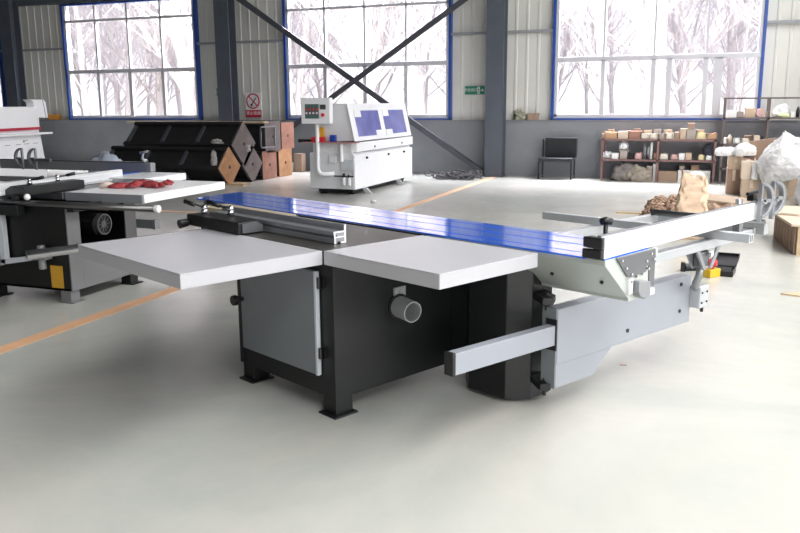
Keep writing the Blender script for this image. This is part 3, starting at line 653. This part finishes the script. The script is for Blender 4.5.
steel_frame(-11.2, -8.6, 14.15, .78, .275, PLATEG, A45, 'steel frame with grey diamond end plate, topmost of the tilted frames')
steel_frame(-11.4, -8.62, 13.62, .36, .235, RUSTO, A45, 'steel frame with orange rusty diamond end plate, nearest the floor in front')
steel_frame(-11.2, -8.6, 14.45, .36, .235, PLATEG, A45, 'steel frame with grey diamond end plate, resting low behind the orange one')
steel_frame(-10.9, -8.6, 15.33, .88, .28, PLATEG, 0, 'upright steel frame with grey end plate, upper row beside the tilted frames')
steel_frame(-10.9, -8.6, 15.99, .88, .24, RUST, 0, 'upright steel frame with rust end plate, upper row, rightmost of all')
steel_frame(-10.9, -8.6, 15.15, .30, .25, RUST, 0, 'upright steel frame with reddish end plate, standing on the floor left of the rightmost')
steel_frame(-10.9, -8.6, 15.85, .30, .25, RUSTO, 0, 'upright steel frame with orange rust end plate, standing on the floor at the right end')
tag(MB().box(-11.5, -8.2, 14.25, 14.45, 1.185, 1.22).build('timber_plank', WOOD), 'long pale timber plank lying on top of the steel frames', 'plank')
tag(MB().box(-8.6, -8.1, 13.55, 13.8, 0, .05).build('timber_block', WOOD, loc=(-.2, 0, 0)), 'pale timber block on the floor under the orange end plate', 'block')
o = MB().box(0, .03, 0, .62, 0, .03).box(0, .03, 0, .03, 0, .45).box(0, .03, .59, .62, 0, .45).box(0, .03, 0, .62, .42, .45).build('small_frame', ALUD, loc=(-8.57, 14.72, .66)); tag(o, 'small pale metal frame held between the grey diamond plate and upright frames', 'frame')
crumple('plastic_bag', (-8.8, 13.35, .38), (.07, .04, .2), SCRAP, 'torn strip of milky plastic hanging beside the orange end plate', 'plastic wrap', 3, .5)
crumple('plastic_bag', (-8.95, 13.72, .80), (.13, .05, .06), SCRAP, 'scrap of milky plastic caught left of the topmost grey diamond plate', 'plastic wrap', 5, .4)
crumple('plastic_bag', (-10.6, 12.5, .0), (.42, .3, .44), mat('pale_blue_sheet', (196, 206, 222), .5, 0, .1, 8, .4), 'pale blue plastic sheeted bundle on the floor left of the steel frames', 'bundle', 9, .2)
crumple('wire_coil', (-8.6, 14.3, .62), (.04, .07, .09), SCRAP, 'small knot of wire hung at the corner of the grey diamond plates', 'wire', 12, .6)
o = MB().box(-8.95, -8.75, 16.9, 17.1, 0, .42).build('timber_offcut', CARDD); tag(o, 'brown offcut standing on the floor left of the edge banding machine', 'offcut')
o = MB().box(-9.4, -9.0, 16.7, 17.0, 0, .22).build('foam_box', TABLEW, bevel=.01); tag(o, 'low white box on the floor left of the edge banding machine', 'box')
# dado ledge things
o = MB().box(-16.52, -16.2, YW - .02, YW + .1, WZ0 + .02, WZ0 + .16).build('parts_carton', mat('orange_card', (206, 140, 60), .7)); tag(o, 'small orange carton on the wall ledge beside the left window', 'carton')
o = crumple('potted_plant', (-3.74, YW + .04, WZ0 + .02), (.13, .05, .13), mat('dry_leaves', (150, 150, 132), .8, 0, .3, 30), 'small greyish dried plant on the ledge right of the column', 'plant', 4, .7)
o = MB().box(-3.56, -3.34, YW - .01, YW + .1, WZ0 + .02, WZ0 + .16).box(-3.58, -3.32, YW - .02, YW + .1, WZ0 + .13, WZ0 + .16).build('parts_carton', CARDD); tag(o, 'brown carton on the ledge left of the right window', 'carton')
# tangled black cables by the brace foot
def cable_heap():
    m = MB(); rnd = random.Random(3)
    for k in range(26):
        cx, cy = rnd.uniform(-5.2, -4.4), rnd.uniform(16.0, 16.7); R = rnd.uniform(.1, .24); z = rnd.uniform(.012, .12); e = rnd.uniform(.4, 1); a0 = rnd.uniform(0, 6)
        pts = [(cx + R * math.cos(a0 + a) * 1.3, cy + R * e * math.sin(a0 + a), max(.012, z + .05 * math.sin(a * 2 + k))) for a in [i * .5 for i in range(13)]]
        m.tube(pts, .012, 6)
    tag(m.build('cable_heap', mat('dark_cable', (70, 70, 74), .6), smooth=True), 'tangled heap of dark cables on the floor at the foot of the diagonal brace', 'cables')
cable_heap()

# ------------------------------------------------------------ bench chair
def chair():
    V = mat('black_vinyl', (36, 38, 42), .38, 0, .06)
    r = empty('bench_seat', (-2.83, 17.0, 0), 0, 'black padded seat with wide backrest against the wall beneath the right window', 'chair')
    MB().box(-.36, .34, -.32, .1, .36, .43).build('seat', V, r, .02)
    MB().box(-.3, .37, .12, .18, .42, .83).build('backrest', V, r, .02)
    for x in (-.34, .32):
        for y, z1 in ((-.3, .36), (.15, .8)): MB().box(x - .014, x + .014, y - .014, y + .014, 0, z1).build('leg', PLAST, r)
        MB().box(x - .012, x + .012, -.3, .15, .03, .055).build('stretcher', STEELD, r)
chair()

# ------------------------------------------------------------ shelf racks and what stands on them
def rack(name, x0, x1, y0, y1, heights, ztop, posts, m_, label):
    r = empty(name, ((x0 + x1) / 2, (y0 + y1) / 2, 0), 0, label, 'shelf rack'); cx, cy = (x0 + x1) / 2, (y0 + y1) / 2
    for x in posts:
        for y in (y0, y1): MB().box(x - cx - .02, x - cx + .02, y - cy - .02, y - cy + .02, 0, ztop).build('post', m_, r)
    for z in heights:
        MB().box(x0 - cx, x1 - cx, y0 - cy - .02, y1 - cy + .02, z - .035, z).build('shelf', m_, r)
    if ztop > 1.3: MB().box(x0 - cx, x1 - cx, y0 - cy - .015, y0 - cy + .015, ztop - .03, ztop).build('top_rail', m_, r)
    return r
rack('shelf_rack', -1.94, .24, 16.78, 17.18, (.43, .83), .83, (-1.91, -.84, .21), SHELFM, 'low maroon two-tier shelf rack under the right window')
rack('shelf_rack', .3, 3.2, 16.72, 17.14, (.3, .76, 1.25), 1.62, (.33, 1.1, 2.1, 3.17), SHELFG, 'tall brown-grey shelf rack at the right edge')
def carton(x0, x1, z, h, m_, label, y0=16.82, d=.26, kind='box', cat='box', group=None):
    y1 = y0 + d
    if kind == 'bin':
        r = MB(); t = .008
        r.prism([(x0 + .015, z + .001), (x1 - .015, z + .001), (x1, z + h), (x0, z + h)], y0, y0 + t, 'y').box(x0, x0 + t * 2, y0, y1, z, z + h).box(x1 - t * 2, x1, y0, y1, z, z + h).box(x0, x1, y1 - t, y1, z, z + h).box(x0, x1, y0, y1, z, z + t)
        for k in range(3): r.box(x0 + .03 + k * (x1 - x0) / 4, x0 + .03 + (k + .8) * (x1 - x0) / 4, y0 + .04, y1 - .05, z + .01, z + h * random.uniform(.8, 1.15))
        nm = 'parts_bin'
    elif kind == 'flap':
        r = MB().box(x0, x1, y0, y1, z, z + h); w_ = (x1 - x0)
        r.box(x0 - .03, x0 + .005, y0, y1, z + h - .012, z + h + .012).box(x1 - .005, x1 + .03, y0, y1, z + h - .02, z + h); nm = 'carton'
    else: r = MB().box(x0, x1, y0, y1, z, z + h).box(x0 - .003, x1 + .003, y0 - .003, y1, z + h * .8, z + h + .004); nm = 'carton'
    return tag(r.build(nm, m_), label, cat, group)
CREAM = mat('cream_card', (214, 206, 190), .7); PINK = mat('pink_card', (196, 160, 156), .7); YCARD = mat('yellow_card', (214, 200, 158), .7)
OCARD = mat('orange_brown_card', (184, 146, 116), .7); RCARD = mat('red_brown_card', (156, 116, 100), .7); WCARD = mat('white_card', (222, 222, 220), .6); GCARD = mat('grey_tan_card', (158, 148, 140), .8)
def sx(px, k=0): return -1.94 + (px - 601) * (2.18 / 116.5)      # along the low rack
T = .831
for a, b, h, mt, kd, lab in (
    (601, 604.5, .1, CARDD, 'box', 'small brown carton, leftmost on the low rack top'),
    (605, 617, .13, OCARD, 'flap', 'orange-brown carton on the low rack top, second from the left end'),
    (618, 628.5, .14, CARDL, 'box', 'pale tan carton on the low rack top between orange-brown and red-brown ones'),
    (629.5, 640.5, .15, RCARD, 'flap', 'red-brown carton on the low rack top'),
    (642, 649.5, .1, CREAM, 'bin', 'cream parts bin on the low rack top, right beside the red-brown carton'),
    (650.5, 658.5, .1, CREAM, 'bin', 'cream parts bin on the low rack top, just left of the middle post'),
    (659.5, 666, .11, GCARD, 'bin', 'grey-tan parts bin on the low rack top above the middle post'),
    (667, 674, .12, CREAM, 'bin', 'cream parts bin on the low rack top, right of the middle post'),
    (675.5, 680, .13, CARDD, 'box', 'narrow dark brown carton on the low rack top'),
    (681, 686.5, .2, CARD, 'box', 'tall tan carton on the low rack top left of the heaped carton'),
    (687.5, 696, .19, GCARD, 'flap', 'greyish carton on the low rack top carrying a small brown one'),
    (697, 706, .12, YCARD, 'bin', 'pale yellow parts bin on the low rack top'),
    (707.5, 717, .11, OCARD, 'bin', 'orange-tan parts bin, rightmost on the low rack top')):
    carton(sx(a), sx(b), T, h, mt, lab, kind=kd)
carton(sx(688), sx(694.5), T + .195, .11, CARDD, 'small brown carton on top of the greyish carton on the low rack')
for i, (a, b, h, lab) in enumerate(((606, 612, .17, 'brown carton behind the orange-brown one on the low rack top'), (633, 640, .19, 'dark brown carton standing behind the red-brown one on the low rack top'), (643.5, 651, .16, 'tan carton behind the first cream bin on the low rack top'), (654, 661, .18, 'greyish carton behind the cream bin left of the low rack middle post'), (664, 672, .17, 'tan carton behind the cream bin right of the low rack middle post'), (698, 704, .17, 'tan carton behind the pale yellow bin on the low rack top'))):
    carton(sx(a), sx(b), T, h, (CARDD, CARDD, CARD, GCARD, CARD, CARD)[i], lab, y0=17.085, d=.1)
T = .431
crumple('plastic_bag', (sx(607), 16.93, T), (.1, .08, .1), WRAP, 'crumpled white plastic bag on the low rack middle shelf, leftmost', 'bag', 21, .4, sub=3)
for a, b, h, mt, kd, lab in (
    (612.5, 619.5, .11, WCARD, 'box', 'white carton on the low rack middle shelf beside the plastic bag'),
    (621, 628.5, .17, GCARD, 'flap', 'greyish carton topped with plastic on the low rack middle shelf'),
    (630, 635, .1, PLAST, 'box', 'black box on the low rack middle shelf, left of the pink one'),
    (636.5, 643.5, .12, PINK, 'bin', 'pink parts bin on the low rack middle shelf'),
    (656, 660.5, .13, RCARD, 'box', 'red-brown carton on the middle shelf by the low rack middle post'),
    (662, 670, .11, CREAM, 'bin', 'cream parts bin on the low rack middle shelf, right of the middle post'),
    (673, 680, .1, PINK, 'bin', 'pale pink bin on the low rack middle shelf right half'),
    (681, 686.5, .12, WCARD, 'box', 'white carton on the low rack middle shelf right half'),
    (687.5, 693.5, .13, CARD, 'box', 'tan carton on the low rack middle shelf next to the white one'),
    (700, 706, .1, YCARD, 'bin', 'yellow parts bin on the low rack middle shelf right end'),
    (707.5, 713.5, .09, WCARD, 'bin', 'white parts bin, rightmost on the low rack middle shelf')):
    carton(sx(a), sx(b), T, h, mt, lab, kind=kd)
crumple('plastic_bag', (sx(624), 16.93, T + .185), (.1, .08, .12), WRAP, 'scrap of clear plastic on top of a greyish carton on the low rack', 'bag', 25, .5, sub=3)
tag(MB().tube([(sx(646), 16.9, T), (sx(646), 16.9, T + .24), (sx(646), 16.9, T + .3)], [.03, .03, .012], 12).build('bottle', GREYP, smooth=True), 'tall dark grey bottle on the low rack middle shelf', 'bottle')
tag(MB().tube([(sx(650), 16.9, T), (sx(650), 16.9, T + .2), (sx(650), 16.9, T + .27)], [.025, .025, .012], 12).build('bottle', ALUD, smooth=True), 'short grey bottle between the tall bottle and the white profile', 'bottle')
tag(MB().box(sx(652), sx(654), 16.88, 16.94, T, T + .33).build('plastic_profile', WCARD), 'tall narrow white profile standing on the low rack middle shelf', 'profile')
crumple('plastic_bag', (sx(709), 17.03, T + .0), (.09, .06, .22), mat('dark_blue_bag', (64, 68, 82), .5), 'dark blue bag behind the bins at the right end of the low rack', 'bag', 31, .3, sub=3)
# on the floor beneath
SACK = mat('grey_sacking', (128, 122, 118), .8, 0, .15, 12, .5)
crumple('sack', (sx(628), 16.85, 0), (.28, .17, .22), SACK, 'dark grey crumpled sack under the low rack at its left', 'sack', 41, .3)
crumple('sack', (sx(641), 16.78, 0), (.26, .16, .2), mat('tan_sacking', (150, 140, 128), .8, 0, .15, 12, .5), 'tan crumpled sack under the low rack beside the grey one', 'sack', 44, .3)
carton(sx(649.5), sx(655), 0, .3, GCARD, 'grey-brown carton standing under the low rack')
carton(sx(656), sx(660.5), 0, .34, WCARD, 'upright white carton under the low rack near its middle post')
carton(sx(661.5), sx(680), 0, .2, CARDD, 'long low brown carton under the low rack')
carton(sx(681), sx(713), 0, .22, WCARD, 'long white carton under the right half of the low rack', y0=16.9)
carton(sx(682), sx(687), .225, .08, GCARD, 'small grey carton on the long white carton, left', y0=16.95)
carton(sx(694), sx(701), .225, .1, CARDD, 'small brown carton on the long white carton, right', y0=16.95)
# tall rack contents
def tx(px): return .3 + (px - 723.5) * .01745
T = 1.251
for a, b, h, mt, kd, lab in (
    (728, 737, .12, WCARD, 'box', 'white carton, leftmost on the tall rack upper shelf'),
    (738, 744.5, .11, GCARD, 'bin', 'grey bin on the tall rack upper shelf beside the white carton'),
    (746, 756, .17, CARD, 'flap', 'tan carton on the tall rack upper shelf before the window edge'),
    (766, 773, .1, CREAM, 'bin', 'cream bin on the tall rack upper shelf beside the second post'),
    (791, 794, .1, WCARD, 'box', 'small white carton on the tall rack upper shelf at the right')):
    carton(tx(a), tx(b), T, h, mt, lab, y0=16.76, kind=kd)
tag(MB().tube([(tx(761.5), 16.76, T + .085), (tx(761.5), 16.98, T + .085)], .08, 16).build('tape_roll', PINK), 'pinkish roll on the tall rack upper shelf', 'roll')
crumple('plastic_bag', (tx(782), 16.9, T), (.16, .1, .16), WRAP, 'rumpled grey-white plastic bag on the tall rack upper shelf', 'bag', 51, .4, sub=3)
crumple('plastic_bag', (tx(785), 16.77, T), (.1, .04, .05), mat('green_yellow_bits', (190, 196, 150), .6), 'low yellow-green packet in front of the plastic bag on the tall rack', 'packet', 53, .4, sub=3)
tag(MB().tube([(tx(798), 16.88, T), (tx(798), 16.88, T + .13), (tx(798), 16.88, T + .2)], [.035, .035, .014], 12).build('bottle', PLAST, smooth=True), 'black bottle at the right end of the tall rack upper shelf', 'bottle')
T = .761
for a, b, h, mt, kd, lab in (
    (723, 728, .1, WCARD, 'box', 'white carton, leftmost on the tall rack middle shelf'),
    (735, 742, .1, WCARD, 'bin', 'white bin on the tall rack middle shelf right of the tan bottle'),
    (743, 751, .09, CREAM, 'bin', 'cream bin on the tall rack middle shelf'),
    (755, 761, .15, CARDL, 'box', 'pale tan carton on the tall rack middle shelf'),
    (762.5, 765.5, .14, PLAST, 'box', 'narrow black box on the tall rack middle shelf'),
    (786, 792.5, .15, GCARD, 'box', 'grey-brown carton on the tall rack middle shelf right of the wrap'),
    (794, 802, .12, WCARD, 'box', 'white carton, rightmost on the tall rack middle shelf')):
    carton(tx(a) + .03, tx(b) + .02, T, h, mt, lab, y0=16.76, kind=kd)
tag(MB().tube([(tx(732.5), 16.86, T), (tx(732.5), 16.86, T + .1), (tx(732.5), 16.86, T + .17)], [.045, .045, .014], 12).build('bottle', CARDL, smooth=True), 'tan bottle on the tall rack middle shelf', 'bottle')
carton(tx(748), tx(755), T, .14, CARDD, 'brown carton behind the cream bin on the tall rack', y0=17.05, d=.08)
carton(.5, 1.0, .301, .18, CARDD, 'dark brown carton on the lowest shelf of the tall rack', y0=16.8)

# ------------------------------------------------------------ cartons and wrap at the right
def big_carton(x0, x1, y0, y1, z0, z1, m_, label, flap=True):
    cx, cy = (x0 + x1) / 2, (y0 + y1) / 2
    r = empty('cardboard_box', (cx, cy, z0), 0, label, 'box')
    hx, hy, h = (x1 - x0) / 2, (y1 - y0) / 2, z1 - z0
    MB().box(-hx, hx, -hy, hy, 0, h).build('carton_body', m_, r, .006)
    MB().box(-.025, .025, -hy - .002, -hy, h * .55, h).box(-.025, .025, -hy, hy, h, h + .002).build('packing_tape', CARDL, r)
    if flap:
        T = Matrix.Translation((0, -hy, h)) @ Matrix.Rotation(.5, 4, 'X'); MB().box(-hx, hx, -.22, 0, -.004, .004, T).build('flap', m_, r)
big_carton(.40, .62, 14.78, 15.3, 0, .42, CARDD, 'tall dark cardboard box at the left of the box heap', False)
big_carton(.40, .64, 14.76, 15.2, .422, .64, CARD, 'cardboard box resting on the tall one at the left of the heap', False)
big_carton(.62, .91, 14.3, 14.68, 0, .30, CARD, 'lower front cardboard box in the middle of the heap', False)
big_carton(.60, .90, 14.3, 14.7, .302, .58, CARDL, 'upper front cardboard box in the middle of the heap', False)
big_carton(.93, 1.32, 14.25, 14.75, 0, .58, CARDL, 'wide cardboard box at the right of the heap below the plastic wrap', False)
o = MB().box(0, .42, 0, .02, 0, .34).build('cardboard_sheet', CARDD, loc=(.76, 14.9, .56)); o.rotation_euler = (.2, -.15, 0); tag(o, 'brown cardboard sheet leaning behind the box heap', 'cardboard')
o = MB().box(.7, 1.5, 14.78, 15.2, 0, .56).build('cardboard_box', CARD); tag(o, 'cardboard box at the back of the heap, behind the front boxes', 'box')
FOAM = mat('white_foam_sheet', (226, 226, 224), .6, 0, .05, 10, .5, bscale=20)
crumple('foam_wrap', (.36, 14.85, .645), (.2, .14, .1), FOAM, 'small white foam bundle on the leftmost box', 'foam', 61, .18, 1.6, rz=.2)
crumple('foam_wrap', (.66, 14.75, .66), (.19, .13, .13), FOAM, 'white foam bundle on the boxes, right of the smaller one', 'foam', 64, .18, 1.6, rz=.5)
o = crumple('plastic_wrap', (1.36, 14.2, .36), (.5, .4, .47), WRAP, 'huge heap of milky plastic wrap piled over the cardboard boxes', 'plastic wrap', 71, .2, 1.7, 5, neck=.6); o.rotation_euler[1] = -.3
crumple('plastic_wrap', (.8, 14.26, .30), (.05, .03, .2), WRAP, 'strip of clear plastic hanging over the front cardboard boxes', 'plastic wrap', 75, .4)
crumple('plastic_wrap', (1.72, 13.4, .0), (.42, .4, .44), WRAP, 'lower tail of plastic wrap lying at the right edge', 'plastic wrap', 78, .2, 1.7)
# timber pallet at the right edge
def pallet_stack():
    r = empty('board_stack', (1.3, 9.6, 0), .08, 'low stack of brown boards on upright slats at the right edge', 'board stack')
    for k in range(7): MB().box(-.42 + .0, -.36, -.55 + k * .18, -.4 + k * .18, 0, .3).build('slat', CARDD, r, .003)
    for k in range(5): MB().box(-.40 + k * .085, -.33 + k * .085, -.6, -.56, 0, .3).build('slat', WOOD, r, .003)
    MB().box(-.34, .6, -.5, .6, .02, .29).build('inner_box', CARDD, r)
    MB().prism([(-.47, -.62), (.6, -.66), (.62, .1), (-.3, .04), (-.5, .1)], .3, .325, 'z').build('top_board', CARDL, r, .003)
    MB().prism([(-.5, .1), (-.3, .0), (.6, .06), (.62, .75), (-.46, .75)], .327, .35, 'z').build('top_board', CARDL, r, .003)
pallet_stack()
tag(MB().tube([(1.05, 10.9, .13), (1.9, 10.7, .13)], .12, 18).build('cardboard_roll', CARDL, smooth=False), 'pale cardboard roll behind the board stack at the right edge', 'roll')
o = MB().prism([(0, 0), (.35, -.12), (.6, -.1), (.6, .2), (.25, .16)], 0, .012, 'z').build('wood_scrap', WOOD, loc=(.66, 7.06, 0)); tag(o, 'thin splintered wood scrap on the floor at the right edge', 'scrap')

# ------------------------------------------------------------ paper bag and brown bundles
def paper_bag():
    KR = mat('kraft_paper', (212, 184, 158), .65, 0, .08, 9, .7, bscale=11)
    r = empty('paper_bag', (-.1, 9.8, 0), .15, 'crumpled brown kraft paper bag standing behind the outrigger', 'bag')
    m = MB(); n = 56; rings = []; H = .74
    for j in range(29):
        t = j / 28; z = t * H; hx = .182 - .05 * t ** 1.5; hy = .13 - .085 * t ** 2
        ring = []
        for k in range(n):
            a = 2 * PI * k / n; c, s = math.cos(a), math.sin(a); e = .35
            x = hx * math.copysign(abs(c) ** e, c); y = hy * math.copysign(abs(s) ** e, s)
            q = .014 * (.5 - abs(noise.noise(Vector((x * 7, y * 7, z * 5))) * 2)) * min(1, z * 4) + .03 * (.5 - abs(noise.noise(Vector((x * 16, y * 16, z * 13))) * 2))
            zz = z + (.05 * noise.noise(Vector((x * 9, 3, 1))) - .04 * x / .2 if j == 28 else 0)
            ring.append(m.bm.verts.new((x + q + .02 * t, y + q, zz)))
        rings.append(ring)
    for A, B in zip(rings, rings[1:]):
        for k in range(n): m.bm.faces.new((A[k], A[(k + 1) % n], B[(k + 1) % n], B[k]))
    m.bm.faces.new(rings[0][::-1]); m.build('bag_body', KR, r, smooth=True)
    crumple('white_liner', (.04, -.01, .66), (.1, .035, .07), WHITE, None, None, 5, .3, sub=3, parent=r)
paper_bag()
def bundle(loc, rz, L, R, m_, label, seed):
    b = MB(); g = bmesh.ops.create_icosphere(b.bm, subdivisions=5, radius=1)
    for v in b.bm.verts:
        p = v.co.copy(); q = Vector((p.x * 2.2, p.y * 2.4, p.z * 2.4 + seed))
        k = 1 + .35 * noise.noise(q) - .55 * abs(noise.noise(q * 2.3)) + .12 * noise.noise(q * 6)
        tie = 1 - .35 * math.exp(-(p.x * 7) ** 2)
        v.co = Vector((p.x * L / 2 * (1 + .15 * noise.noise(q * 1.3)), p.y * R * 1.5 * k * tie, max(0, R * (.85 + p.z * 1.25 * k * tie))))
    b.tube([(-L * .55, .03, R * .5), (-L * .3, 0, R), (-L * .05, -.02, R * 1.3)], [R * .2, R * .3, R * .2], 8).tube([(L * .1, .0, R), (L * .35, -.05, R * 1.2), (L * .58, 0, R * .6)], [R * .25, R * .3, R * .18], 8)
    o = b.build('wrapped_bundle', m_, loc=loc, rz=rz); tag(o, label, 'bundle')
BR = mat('brown_crumpled_wrap', (150, 122, 104), .85, 0, .25, 14, .5); BR2 = mat('pale_brown_wrap', (176, 150, 130), .85, 0, .2, 12, .5)
bundle((-.42, 11.1, 0), .15, .6, .11, BR, 'brown tied bundle on the floor left of the paper bag', 1)
bundle((-.44, 11.9, 0), -.2, .55, .13, BR2, 'pale brown bundle behind the paper bag at its left', 2)
bundle((.26, 11.6, 0), .05, .85, .1, BR2, 'pale brown wrapped bundle on the floor right of the paper bag', 4)
bundle((.2, 11.0, 0), -.1, .8, .07, BR, 'dark brown bundle lying in front, right of the paper bag', 6)
o = MB().box(-.45, .45, -.25, .25, 0, .08).box(-.43, .4, -.24, -.2, .08, .14).build('cardboard_tray', CARDD, loc=(.3, 12.6, 0), rz=-.1); tag(o, 'flattened dark cardboard tray behind the bundles', 'cardboard')
o = MB().box(-.5, .3, -.2, .2, 0, .02).build('cardboard_sheet', CARD, loc=(.42, 12.5, .145)); o.rotation_euler = (.1, .05, -.35); tag(o, 'tan cardboard sheet lying on the dark tray', 'cardboard')
tag(MB().box(-.36, .36, -.035, .035, 0, .02).build('timber_lath', WOOD, loc=(-.75, 11.75, 0), rz=.02), 'short wooden lath on the floor left of the brown bundle', 'lath')

# ------------------------------------------------------------ tool case and emergency stop
def tool_case():
    r = empty('tool_case', (.235, 7.8, 0), -.12, 'open black plastic tool case lying on the floor behind the swing arm', 'tool case')
    m = MB()
    for bb in ((-.1, .1, -.15, .15, 0, .012), (-.1, .1, -.15, -.14, 0, .05), (-.1, .1, .14, .15, 0, .05), (-.1, -.09, -.15, .15, 0, .05), (.09, .1, -.15, .15, 0, .05)): m.box(*bb)
    m.build('case_body', PLAST, r, .004)
    T = Matrix.Translation((0, .155, .03)) @ Matrix.Rotation(.12, 4, 'X')
    MB().box(-.1, .1, 0, .36, 0, .012, T).box(-.1, .1, .35, .36, 0, .035, T).box(-.1, -.09, 0, .36, 0, .03, T).box(.09, .1, 0, .36, 0, .03, T).build('case_lid', PLAST, r, .004)
    for k in range(6): MB().tube([(-.08, -.12 + k * .045, .03), (.07, -.12 + k * .045, .03)], .007 + .003 * (k % 3), 8).build('spanner', CHROME, r)
tool_case()
r = empty('emergency_stop', (.135, 7.62, 0), .9, 'yellow emergency stop box with a red mushroom button on the floor', 'stop button')
MB().box(-.07, .07, -.045, .045, .0, .075).build('yellow_housing', mat('bright_yellow_plastic', (212, 172, 40), .4), r, .006)
MB().tube([(0, 0, .075), (0, 0, .1)], .02, 12).tube([(0, 0, .1), (0, -.0, .14), (0, 0, .16)], [.045, .048, .03], 18).build('mushroom_button', RED, r, smooth=True)
MB().tube([(.07, 0, .03), (.12, .02, .02), (.15, .08, .012), (.1, .15, .012)], .008, 8).build('cable', PLAST, r, smooth=True)
tag(MB().tube([(-.1, 7.8, .035), (.02, 7.88, .035)], .035, 12).box(-.13, -.09, 7.76, 7.84, 0, .08).build('hand_tool', BLACKP), 'small black power tool on the floor left of the emergency stop', 'tool')
o = crumple('paper_scrap', (-4.9, 11.9, 0), (.05, .04, .03), WHITE, 'tiny crumpled white paper on the floor in front of the edge banding machine', 'paper', 5, .3, sub=2)
tag(MB().box(-.02, .02, -.005, .005, 0, .003).build('wood_splinter', RUSTO, loc=(-.37, 4.78, 0), rz=.2), 'tiny reddish splinter on the floor right of the swing arm', 'splinter')

# ------------------------------------------------------------ trees outside
def tree_mesh(seed, H=11, r0=.16, lean=0, fork=0):
    rnd = random.Random(seed); m = MB()
    def grow(p, d, L, r, depth):
        n = 4 if depth == 0 else 3; pts = [p]; rs = [r]; q = p; dd = d
        for i in range(n):
            dd = (dd + Vector((rnd.uniform(-.12, .12), rnd.uniform(-.12, .12), rnd.uniform(-.02, .1)))).normalized(); q = q + dd * (L / n); pts.append(q); rs.append(r * (1 - .7 * (i + 1) / n) if depth else r * (1 - .6 * (i + 1) / n))
        m.tube(pts, rs, 6 if depth == 0 else (4 if depth == 1 else 3), False)
        if depth >= 3: return
        nb = (18, 8, 5)[depth]
        for k in range(nb):
            t = rnd.uniform(.12 if depth == 0 else .2, 1); i = min(n - 1, int(t * n)); f = t * n - i; b = pts[i].lerp(pts[i + 1], f); rb = (rs[i] * (1 - f) + rs[i + 1] * f) * .55
            a = rnd.uniform(0, 2 * PI); side = Vector((math.cos(a), math.sin(a), 0)); nd = (dd * .55 + side * rnd.uniform(.45, .9) + Vector((0, 0, .25))).normalized()
            grow(b, nd, L * rnd.uniform(.25, .45) * (1.25 if depth else 1), max(.012, rb * .75), depth + 1)
    grow(Vector((0, 0, -.3)), Vector((lean, 0, 1)).normalized(), H, r0, 0)
    bmesh.ops.recalc_face_normals(m.bm, faces=m.bm.faces)
    me = bpy.data.meshes.new('bare_tree'); m.bm.to_mesh(me); m.bm.free(); return me
meshes = [tree_mesh(s, H, r, l) for s, H, r, l in ((1, 11, .15, 0), (2, 12, .2, .08), (3, 9, .1, -.05), (4, 10, .13, .1), (5, 13, .26, 0))]
for me in meshes: me.materials.append(BARK)
for me in meshes[2:4]: me.materials.clear(); me.materials.append(BARKD)
rnd = random.Random(11)
spots = []
for i in range(74):
    y = 22.5 + 26 * (i % 9) / 9 * 1.1 + rnd.uniform(-1, 1); sl = y / 17.34; x = (-17.5 + 20 * ((i * .618) % 1)) * sl + rnd.uniform(-1, 1)
    spots.append((x, y, rnd.choice((0, 2, 3, 2, 3, 3)), rnd.uniform(0, 6.3), rnd.uniform(.85, 1.15)))
spots += [(-.9 * 1.25, 21.5, 4, 1.0, 1.0), (-13.9, 21.0, 1, 0.2, 1.1), (-15.6, 22.5, 4, 2.0, .8), (-8.6, 22, 1, 3.3, .9)]
for i, (x, y, k, rz, s) in enumerate(spots):
    o = bpy.data.objects.new('bare_tree', meshes[k]); COL.objects.link(o); o.location = (x, y, -.12); o.rotation_euler = (0, 0, rz); o.scale = (s, s, s)
    if i == 74: tag(o, 'thickest pale bare tree seen through the right window', 'tree')
    elif i == 75: tag(o, 'leaning bare tree close behind the left window', 'tree')
    elif i == 76: tag(o, 'thick pale bare tree at the right side of the left window', 'tree')
    else:
        xw = x * 17.34 / y; k3 = {0: 'tall straight', 1: 'broad leaning', 2: 'thin short', 3: 'slim leaning'}[k]
        win = 'left' if xw < -10.7 else ('middle' if xw < -4.2 else 'right'); far = 'near' if y < 31 else ('mid-distance' if y < 41 else 'distant')
        lb = k3 + ' ' + far + ' bare tree seen through the ' + win + ' window'
        tag(o, lb, 'tree', lb.replace('tree', 'trees'))
